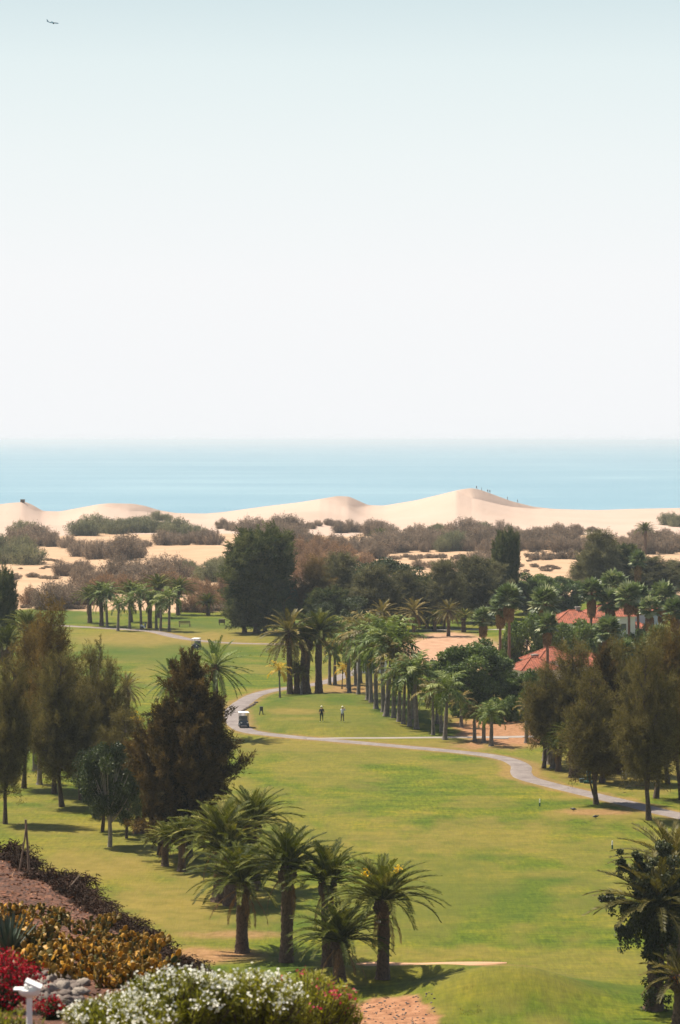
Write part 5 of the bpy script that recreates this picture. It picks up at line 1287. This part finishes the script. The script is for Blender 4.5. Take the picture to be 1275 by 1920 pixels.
dl = ['topmost on the crest', 'second from the top', 'left of two close together', 'right of two close together', 'lower on the right-hand crest', 'lowest on the right-hand crest']
for k, (px, dpy) in enumerate(((893.5, 0), (903, 0), (914.5, 0), (918.5, 0), (951.5, 0), (970.5, 0))):
    j_ = int(np.argmin(np.abs(dcols-px))); kk = int(np.argmin(HY+(CH-DZ[:, j_])/DY[:, j_]*F)); d_ = DY[kk, j_]-.5
    person('tiny dark walker on the big dune, '+dl[k], Vector(((px-CX)/F*d_, d_, DZ[kk, j_]-.12)), rng.uniform(0, 6), 'cloth_dark', 'cloth_dark', 'walk', cap=False, group='walkers on the dune', sc=.85 if k != 1 else .75)

# ------------------------------------------------------------------ golf carts
def golf_cart(label, loc, rz, group):
    r = thing('golf_cart', label, 'golf cart', loc, rz, group); r.scale = (.93, .93, .93)          # front faces -y
    a = Acc(); box(a, (0, -.02, .36), (1.12, 2.2, .20), taper=.96); box(a, (0, -.92, .62), (1.06, .36, .40), taper=.84); box(a, (0, .70, .58), (1.10, .85, .32), taper=.95); a.obj('body', M['navy'], r)
    a = Acc(); box(a, (0, .40, .82), (1.02, .50, .14), taper=.94); o = a.obj('seat', M['seat'], r); a = Acc(); box(a, (0, .66, 1.08), (1.02, .12, .42), taper=.92); a.obj('backrest', M['seat'], r)
    a = Acc(); box(a, (0, .02, 1.80), (1.22, 1.5, .05), taper=.88); box(a, (0, .02, 1.765), (1.24, 1.55, .02)); a.obj('roof', M['white_paint'], r)
    for x in (-.52, .52):
        for y0, y1 in ((-.88, -.66), (.80, .72)):
            a = Acc(); tube(a, [(x, y0, .78), (x*.98, y1, 1.78)], [.024, .024], 6); a.obj('roof_post', M['dark_plastic'], r)
    a = Acc(); box(a, (0, -.78, 1.28), (1.0, .012, .86), tilt=-.2); a.obj('windscreen', M['glass_clear'], r)
    a = Acc(); an = np.linspace(0, 2*PI, 15); tube(a, np.stack([-.25+.17*np.cos(an), -.42+.06*np.sin(an), 1.05+.16*np.sin(an)], 1), .016, 5, cap=False); tube(a, [(-.25, -.75, .8), (-.25, -.42, 1.05)], .02, 5); a.obj('steering_wheel', M['dark_plastic'], r)
    for x in (-.36, .36):
        a = Acc(); ball(a, (x, -1.09, .62), (.10, .035, .06), 10, 6); a.obj('headlight', M['white_paint'], r, True)
    for x in (-.50, .50):
        for y in (-.82, .72):
            a = Acc(); an = np.linspace(0, 2*PI, 21); tube(a, np.stack([0*an+x, y+.17*np.cos(an), .23+.17*np.sin(an)], 1), .075, 7, cap=False); wv = a.obj('wheel', M['tyre'], r, True)
            a = Acc(); tube(a, [(x-.05, y, .23), (x+.05, y, .23)], .12, 12); a.obj('rim', M['white_paint'], wv)
    for x, mt in ((-.25, 'white_paint'), (.25, 'teal')):
        a = Acc(); tube(a, [(x, 1.0, .42), (x, 1.08, 1.25)], [.14, .15], 10); bg_ = a.obj('golf_bag', M[mt], r, True)
        a = Acc()
        for k in range(5): c_ = np.array([x+.03*(k-2), 1.08, 1.2]); tube(a, [c_, c_+[.02*(k-2), .05, .34]], .009, 4); box(a, c_+[.02*(k-2), .05, .36], (.05, .09, .05))
        a.obj('clubs', M['metal'], bg_)
    return r
m, t, b = mat_base('windscreen'); b.inputs['Base Color'].default_value = (.5, .56, .6, 1); b.inputs['Roughness'].default_value = .1; b.inputs['Alpha'].default_value = .05; b.inputs['Specular IOR Level'].default_value = .2; M['glass_clear'] = m
golf_cart('golf cart with a cream roof parked on the path beside the tee', G(457, 1364)+Vector((0, 0, .05)), .12, 'golf carts')
golf_cart('golf cart with a pale roof driving on the far fairway', G(368, 1217), -.25, 'golf carts')
tr = thing('golf_trolley', 'golf trolley with a light bag under the far grove', 'golf trolley', G(268, 1181), 1.0); a = Acc(); tube(a, [(0, -.5, .35), (0, .4, .75)], [.15, .17], 10); a.obj('bag', M['light_shirt'], tr, True)
for y in (-.3, .3):
    a = Acc(); an = np.linspace(0, 2*PI, 17); tube(a, np.stack([.2*np.cos(an), 0*an+y, .22+.2*np.sin(an)], 1), .035, 5, cap=False); a.obj('wheel', M['tyre'], tr, True)
a = Acc(); box(a, (0, 0, .38), (.5, .62, .06)); box(a, (-.1, 0, .5), (.34, .3, .16)); a.obj('seat', M['dark_plastic'], tr)

# bench, box, stand, markers, birds
bench = thing('park_bench', 'brown wooden bench on the lawn right of the far grove', 'bench', G(346, 1175), .25)
a = Acc()
for k in range(4): box(a, (0, -.05-.12*k, .45), (2.0, .10, .04))
a.obj('seat', M['wood'], bench); a = Acc()
for k in range(3): box(a, (0, .06+.03*k, .62+.16*k), (2.0, .04, .12))
a.obj('backrest', M['wood'], bench)
for x in (-.9, .9):
    a = Acc(); box(a, (x, -.4, .22), (.08, .08, .44)); box(a, (x, .04, .5), (.08, .08, 1.0)); box(a, (x, -.18, .64), (.09, .5, .05)); a.obj('leg', M['wood'], bench)
bx_ = thing('litter_box', 'small dark box on short legs standing on the far lawn', 'box', G(416, 1172)); a = Acc(); box(a, (0, 0, .68), (1.15, .6, .6), taper=.94); box(a, (0, 0, 1.0), (1.22, .68, .05)); a.obj('body', M['wood'], bx_)
for x in (-.42, .42): a = Acc(); box(a, (x, 0, .19), (.1, .5, .38)); a.obj('leg', M['wood'], bx_)
tb = thing('tee_stand', 'dark ball-washer stand on two splayed legs on the left edge of the tee', 'stand', G(490, 1340), .2)
a = Acc(); box(a, (0, 0, .66), (.36, .26, .42), taper=.95); box(a, (0, 0, .90), (.40, .30, .05)); a.obj('box', M['dark_plastic'], tb)
for x in (-.12, .12): a = Acc(); tube(a, [(x, 0, .5), (x*1.9, .02, -.02)], [.06, .05], 6); a.obj('leg', M['dark_plastic'], tb)
ws = thing('water_station', 'dark green water station with a low crate beside the right-hand casuarinas', 'stand', G(1104, 1468))
a = Acc(); box(a, (0, 0, .65), (.36, .36, 1.3)); a.obj('post', M['green_paint'], ws); a = Acc(); box(a, (.02, -.02, 1.15), (.46, .46, .58), taper=.96); box(a, (.02, -.02, 1.47), (.50, .50, .06)); a.obj('cabinet', M['green_paint'], ws)
a = Acc(); box(a, (-.05, -.1, .10), (.9, .7, .2)); a.obj('base', M['green_paint'], ws)
cr_ = thing('crate', 'small blue-grey crate left of the green water station', 'crate', G(1091, 1467)); a = Acc(); box(a, (0, 0, .17), (.42, .36, .34), taper=1.04); box(a, (0, 0, .33), (.47, .41, .04)); a.obj('body', M['teal'], cr_)
for px, py, lb in ((1012, 1512, 'slim yardage marker with a white top near the cart path bend'), (1148, 1592, 'slim yardage marker with a white top lower on the fairway')):
    o = thing('distance_marker', lb, 'marker', G(px, py), 0, 'yardage markers'); a = Acc(); tube(a, [(0, 0, 0), (0, 0, .32)], [.07, .06], 8); a.obj('base', M['green_paint'], o)
    a = Acc(); tube(a, [(0, 0, .32), (0, 0, .62), (0, 0, .66)], [.055, .05, .02], 8); a.obj('top', M['white_paint'], o)
for px, py, rz, lb in ((1076, 1521, 1.3, 'small dark bird standing on the fairway by the orange bare patch'), (1116, 1535, -1.2, 'dark bird pecking below the other one on the fairway')):
    o = thing('bird', lb, 'bird', G(px, py), rz, 'birds on the fairway'); a = Acc(); u = np.linspace(0, 1, 9)
    pts = np.stack([0*u, -.26+.60*u, .17+.03*np.sin(u*PI)+np.where(u > .75, (u-.75)*.45, 0)], 1)
    tube(a, pts, np.interp(u, [0, .12, .35, .6, .75, .85, .93, 1], [.015, .04, .10, .105, .06, .05, .045, .008]), 10)
    for x in (-.04, .04): tube(a, [(x, .02, .1), (x, .04, 0), (x, .1, .003)], [.014, .01, .008], 4)
    a.obj('body', M['dark_plastic'], o, True)
hut = thing('shelter', 'tiny grey shelter on the crest of the left dune', 'hut')
jj = int(np.argmin(np.abs(dcols-42.5))); kk = int(np.argmin(HY+(CH-DZ[:, jj])/DY[:, jj]*F)); d_ = DY[kk, jj]-.6; hut.location = ((42.5-CX)/F*d_, d_, DZ[kk, jj]-.15)
a = Acc(); box(a, (0, 0, .55), (1.6, 1.2, 1.1)); a.obj('wall', M['rust'], hut); a = Acc(); box(a, (0, 0, 1.17), (1.9, 1.5, .14), taper=.85); a.obj('roof', M['teal'], hut); a = Acc(); box(a, (.2, -.61, .45), (.5, .03, .85)); a.obj('door', M['dark_plastic'], hut)
# kerb stones along the inner bend of the path
for k, (px, py) in enumerate(((452, 1338), (455, 1334), (459, 1331), (463, 1328.5), (467, 1326.5), (471, 1324.5), (475, 1322), (479, 1318.5))):
    a = Acc(); ball(a, (0, 0, .08), (.26, .2, .15), 9, 6, .5, 0, .2, k); o = a.obj('kerb_stone', M['rock'], None, True); o.location = G(px+1, py); tag(o, 'dark kerb stone edging the inside of the path bend by the tee', 'stone', 'kerb stones at the bend')

# ------------------------------------------------------------------ houses
def hip_roof(w_, l_, rise, ov=.35, step=.34, amp=.07):
    """four tiled slopes; the tile columns are real ridges running up each slope"""
    a = Acc(); x, y = w_/2+ov, l_/2+ov; hr = max(0.0, x-y)
    slopes = []
    for sgn in (-1, 1):
        slopes.append((np.array([-x*sgn*-1, y*sgn, 0.])*1, 2*x, y, np.array([-sgn*1.0, 0, 0]) , np.array([0, -sgn*1.0, 0])))
        slopes.append((np.array([x*sgn, -y*sgn*-1*-1, 0.]), 2*y, y if hr > 0 else x, np.array([0, sgn*1.0, 0]), np.array([-sgn*1.0, 0, 0])))
    for A_, ln, run, e, up in slopes:
        n = max(4, int(ln/step)*2); s = np.linspace(0, ln, n+1)
        if abs(e[0]) > 0: A_ = np.array([-e[0]*x, A_[1], 0])
        else: A_ = np.array([A_[0], -e[1]*y, 0])
        reach = np.minimum(np.minimum(s, ln-s), run); nn = np.array([0, 0, 1])*.9-up*.35
        off = (np.arange(n+1) % 2)*amp
        lo = A_+e*s[:, None]+nn*off[:, None]; hi = A_+e*s[:, None]+up*reach[:, None]+np.array([0, 0, 1])*(rise*reach/run)[:, None]+nn*off[:, None]
        a.add(np.concatenate([lo, hi]), np.stack([np.arange(n), np.arange(n)+1, np.arange(n)+n+2, np.arange(n)+n+1], 1))
    return a
def house(name, label, loc, rz, blocks, wallm='white_wall', chimney=None, group=None):
    r = thing(name, label, 'house', loc, rz, group)
    for (cx, cy_, w_, l_, hw_, rise) in blocks:
        a = Acc(); box(a, (cx, cy_, hw_/2-.3), (w_, l_, hw_+.6)); wl = a.obj('wall', M[wallm], r)
        for k in range(max(1, int(w_/3))):
            a = Acc(); xx = cx-w_/2+w_*(k+.5)/max(1, int(w_/3)); box(a, (xx, cy_-l_/2-.01, hw_*.5), (1.0, .06, 1.1)); wn = a.obj('window', M['wood'], r); a = Acc(); box(a, (xx, cy_-l_/2-.05, hw_*.5), (.8, .03, .9)); a.obj('pane', M['glass'], wn)
        ra = hip_roof(w_, l_, rise); ro = ra.obj('roof', M['roof'], r); ro.location = (cx, cy_, hw_)
        a = Acc(); hx = max(.02, (w_-l_)/2)
        tube(a, [(-hx-.1, 0, rise+.03), (hx+.1, 0, rise+.03)], .10, 8)
        for sx in (-1, 1):
            for sy in (-1, 1): tube(a, [(sx*hx, 0, rise+.03), (sx*(w_/2+.35), sy*(l_/2+.35), .05)], .09, 6)
        o = a.obj('ridge_tiles', M['roof'], ro, True)
        a = Acc(); box(a, (cx, cy_, hw_-.05), (w_+.5, l_+.5, .12)); a.obj('eaves', M['white_wall'], r)
    if chimney:
        cx, cy_, h0 = chimney; a = Acc(); box(a, (cx, cy_, h0-.1), (.7, .7, 1.3)); box(a, (cx, cy_, h0+.6), (.85, .85, .12)); a.obj('chimney', M['concrete'], r)
    return r
dA = 350.0
def hx(px, d): return (px-CX)/F*d
house('villa', 'near villa with a red tiled hip roof half hidden by the right casuarinas', (hx(1012, dA), dA, 0), .35, [(-1.3, -1.0, 5.2, 4.4, 2.15, 1.5), (2.6, 2.2, 6.0, 5.0, 3.0, 1.6), (6.5, -.5, 6.0, 5.0, 2.4, 1.6)], chimney=(-.1, 1.4, 3.2))
dB = 432.0
house('villa', 'far villa with a broad orange roof and a chimney among the fan palms', (hx(1076, dB), dB, 0), .2, [(0, 0, 8.2, 6.5, 2.6, 1.9), (6.2, 2.5, 8, 6, 3.4, 1.9)], chimney=(.7, .2, 4.4))
house('villa', 'far villa with a grey-blue wall and low orange roofs at the right', (hx(1185, dB+8), dB+8, 0), .1, [(0, 3, 9.5, 6, 3.9, 1.8), (-2, -3.0, 8, 3.2, 1.3, .9)], wallm='blue_wall')
a = Acc(); box(a, (0, 0, .65), (4.6, .3, 1.9)); box(a, (0, 0, 1.62), (4.7, .36, .1)); o = a.obj('garden_wall', M['white_wall']); o.location = G(694, 1262); o.rotation_euler = (0, 0, .1); tag(o, 'pale low wall glimpsed through the far end of the palm row', 'wall')
a = Acc(); box(a, (0, 0, .02), (1.7, 1.7, .10)); o = a.obj('concrete_slab', M['concrete']); o.location = G(938, 1384); tag(o, 'pale concrete slab on the brown bed', 'slab')

# ------------------------------------------------------------------ airliner
dP = 8600.0
pl_ = thing('airplane', 'distant airliner small in the pale sky at the upper left', 'airplane', ((99-CX)/F*dP, dP, CH+(HY-42.5)/F*dP))
pl_.rotation_euler = (0.0, math.radians(5), math.radians(12))
L = 39.0; a = Acc(); u = np.linspace(0, 1, 15)
tube(a, np.stack([-L/2+L*u, 0*u, 1.6*np.interp(u, [0, .25], [1, 0])], 1), 2.0*np.interp(u, [0, .08, .28, .85, .94, .985, 1], [.12, .4, 1, 1, .8, .4, .1]), 14); a.obj('fuselage', M['plane'], pl_, True)
def slab(name, pts, th, vert=False):
    a = Acc(); pts = np.array(pts, float); off = np.array([0, th/2, 0]) if vert else np.array([0, 0, th/2]); n = len(pts)
    a.add(np.concatenate([pts+off, pts-off]), [[0, 1, 2, 3], [7, 6, 5, 4]]+[[i, i+n, (i+1) % n+n, (i+1) % n] for i in range(n)]); return a.obj(name, M['plane'], pl_)
for s in (-1, 1):
    slab('wing', [(4.5, s*1.8, -1), (-2, s*1.8, -1), (-7, s*18, 1.2), (-4.8, s*18, 1.2)], .5)
    slab('tailplane', [(-14.5, s*.6, 1.6), (-18.5, s*.6, 1.6), (-20.5, s*6.5, 2.2), (-18.5, s*6.5, 2.2)], .3)
    a = Acc(); tube(a, [(4.6, s*5.6, -2.1), (3.6, s*5.6, -2.1), (.2, s*5.6, -2.0)], [1.0, 1.15, .7], 12); a.obj('engine', M['dark_plastic'], pl_, True)
slab('tail_fin', [(-13, 0, 1.6), (-18.6, 0, 1.6), (-21, 0, 8.4), (-18.4, 0, 8.4)], .4, True)

# ------------------------------------------------------------------ haze
a = Acc(); box(a, (0, R/2-300, (36.5-4.5)/2), (2*R+4000, R+2600, 41.0))
hz = a.obj('haze', []); tag(hz, kind='stuff')
m = bpy.data.materials.new('haze_air'); m.use_nodes = True; t = m.node_tree; t.nodes.clear()
out = t.nodes.new('ShaderNodeOutputMaterial'); pv = t.nodes.new('ShaderNodeVolumePrincipled'); pv.inputs['Color'].default_value = (.83, .93, 1.0, 1); pv.inputs['Density'].default_value = .0001; pv.inputs['Anisotropy'].default_value = .2
t.links.new(pv.outputs[0], out.inputs['Volume']); hz.data.materials.append(m)
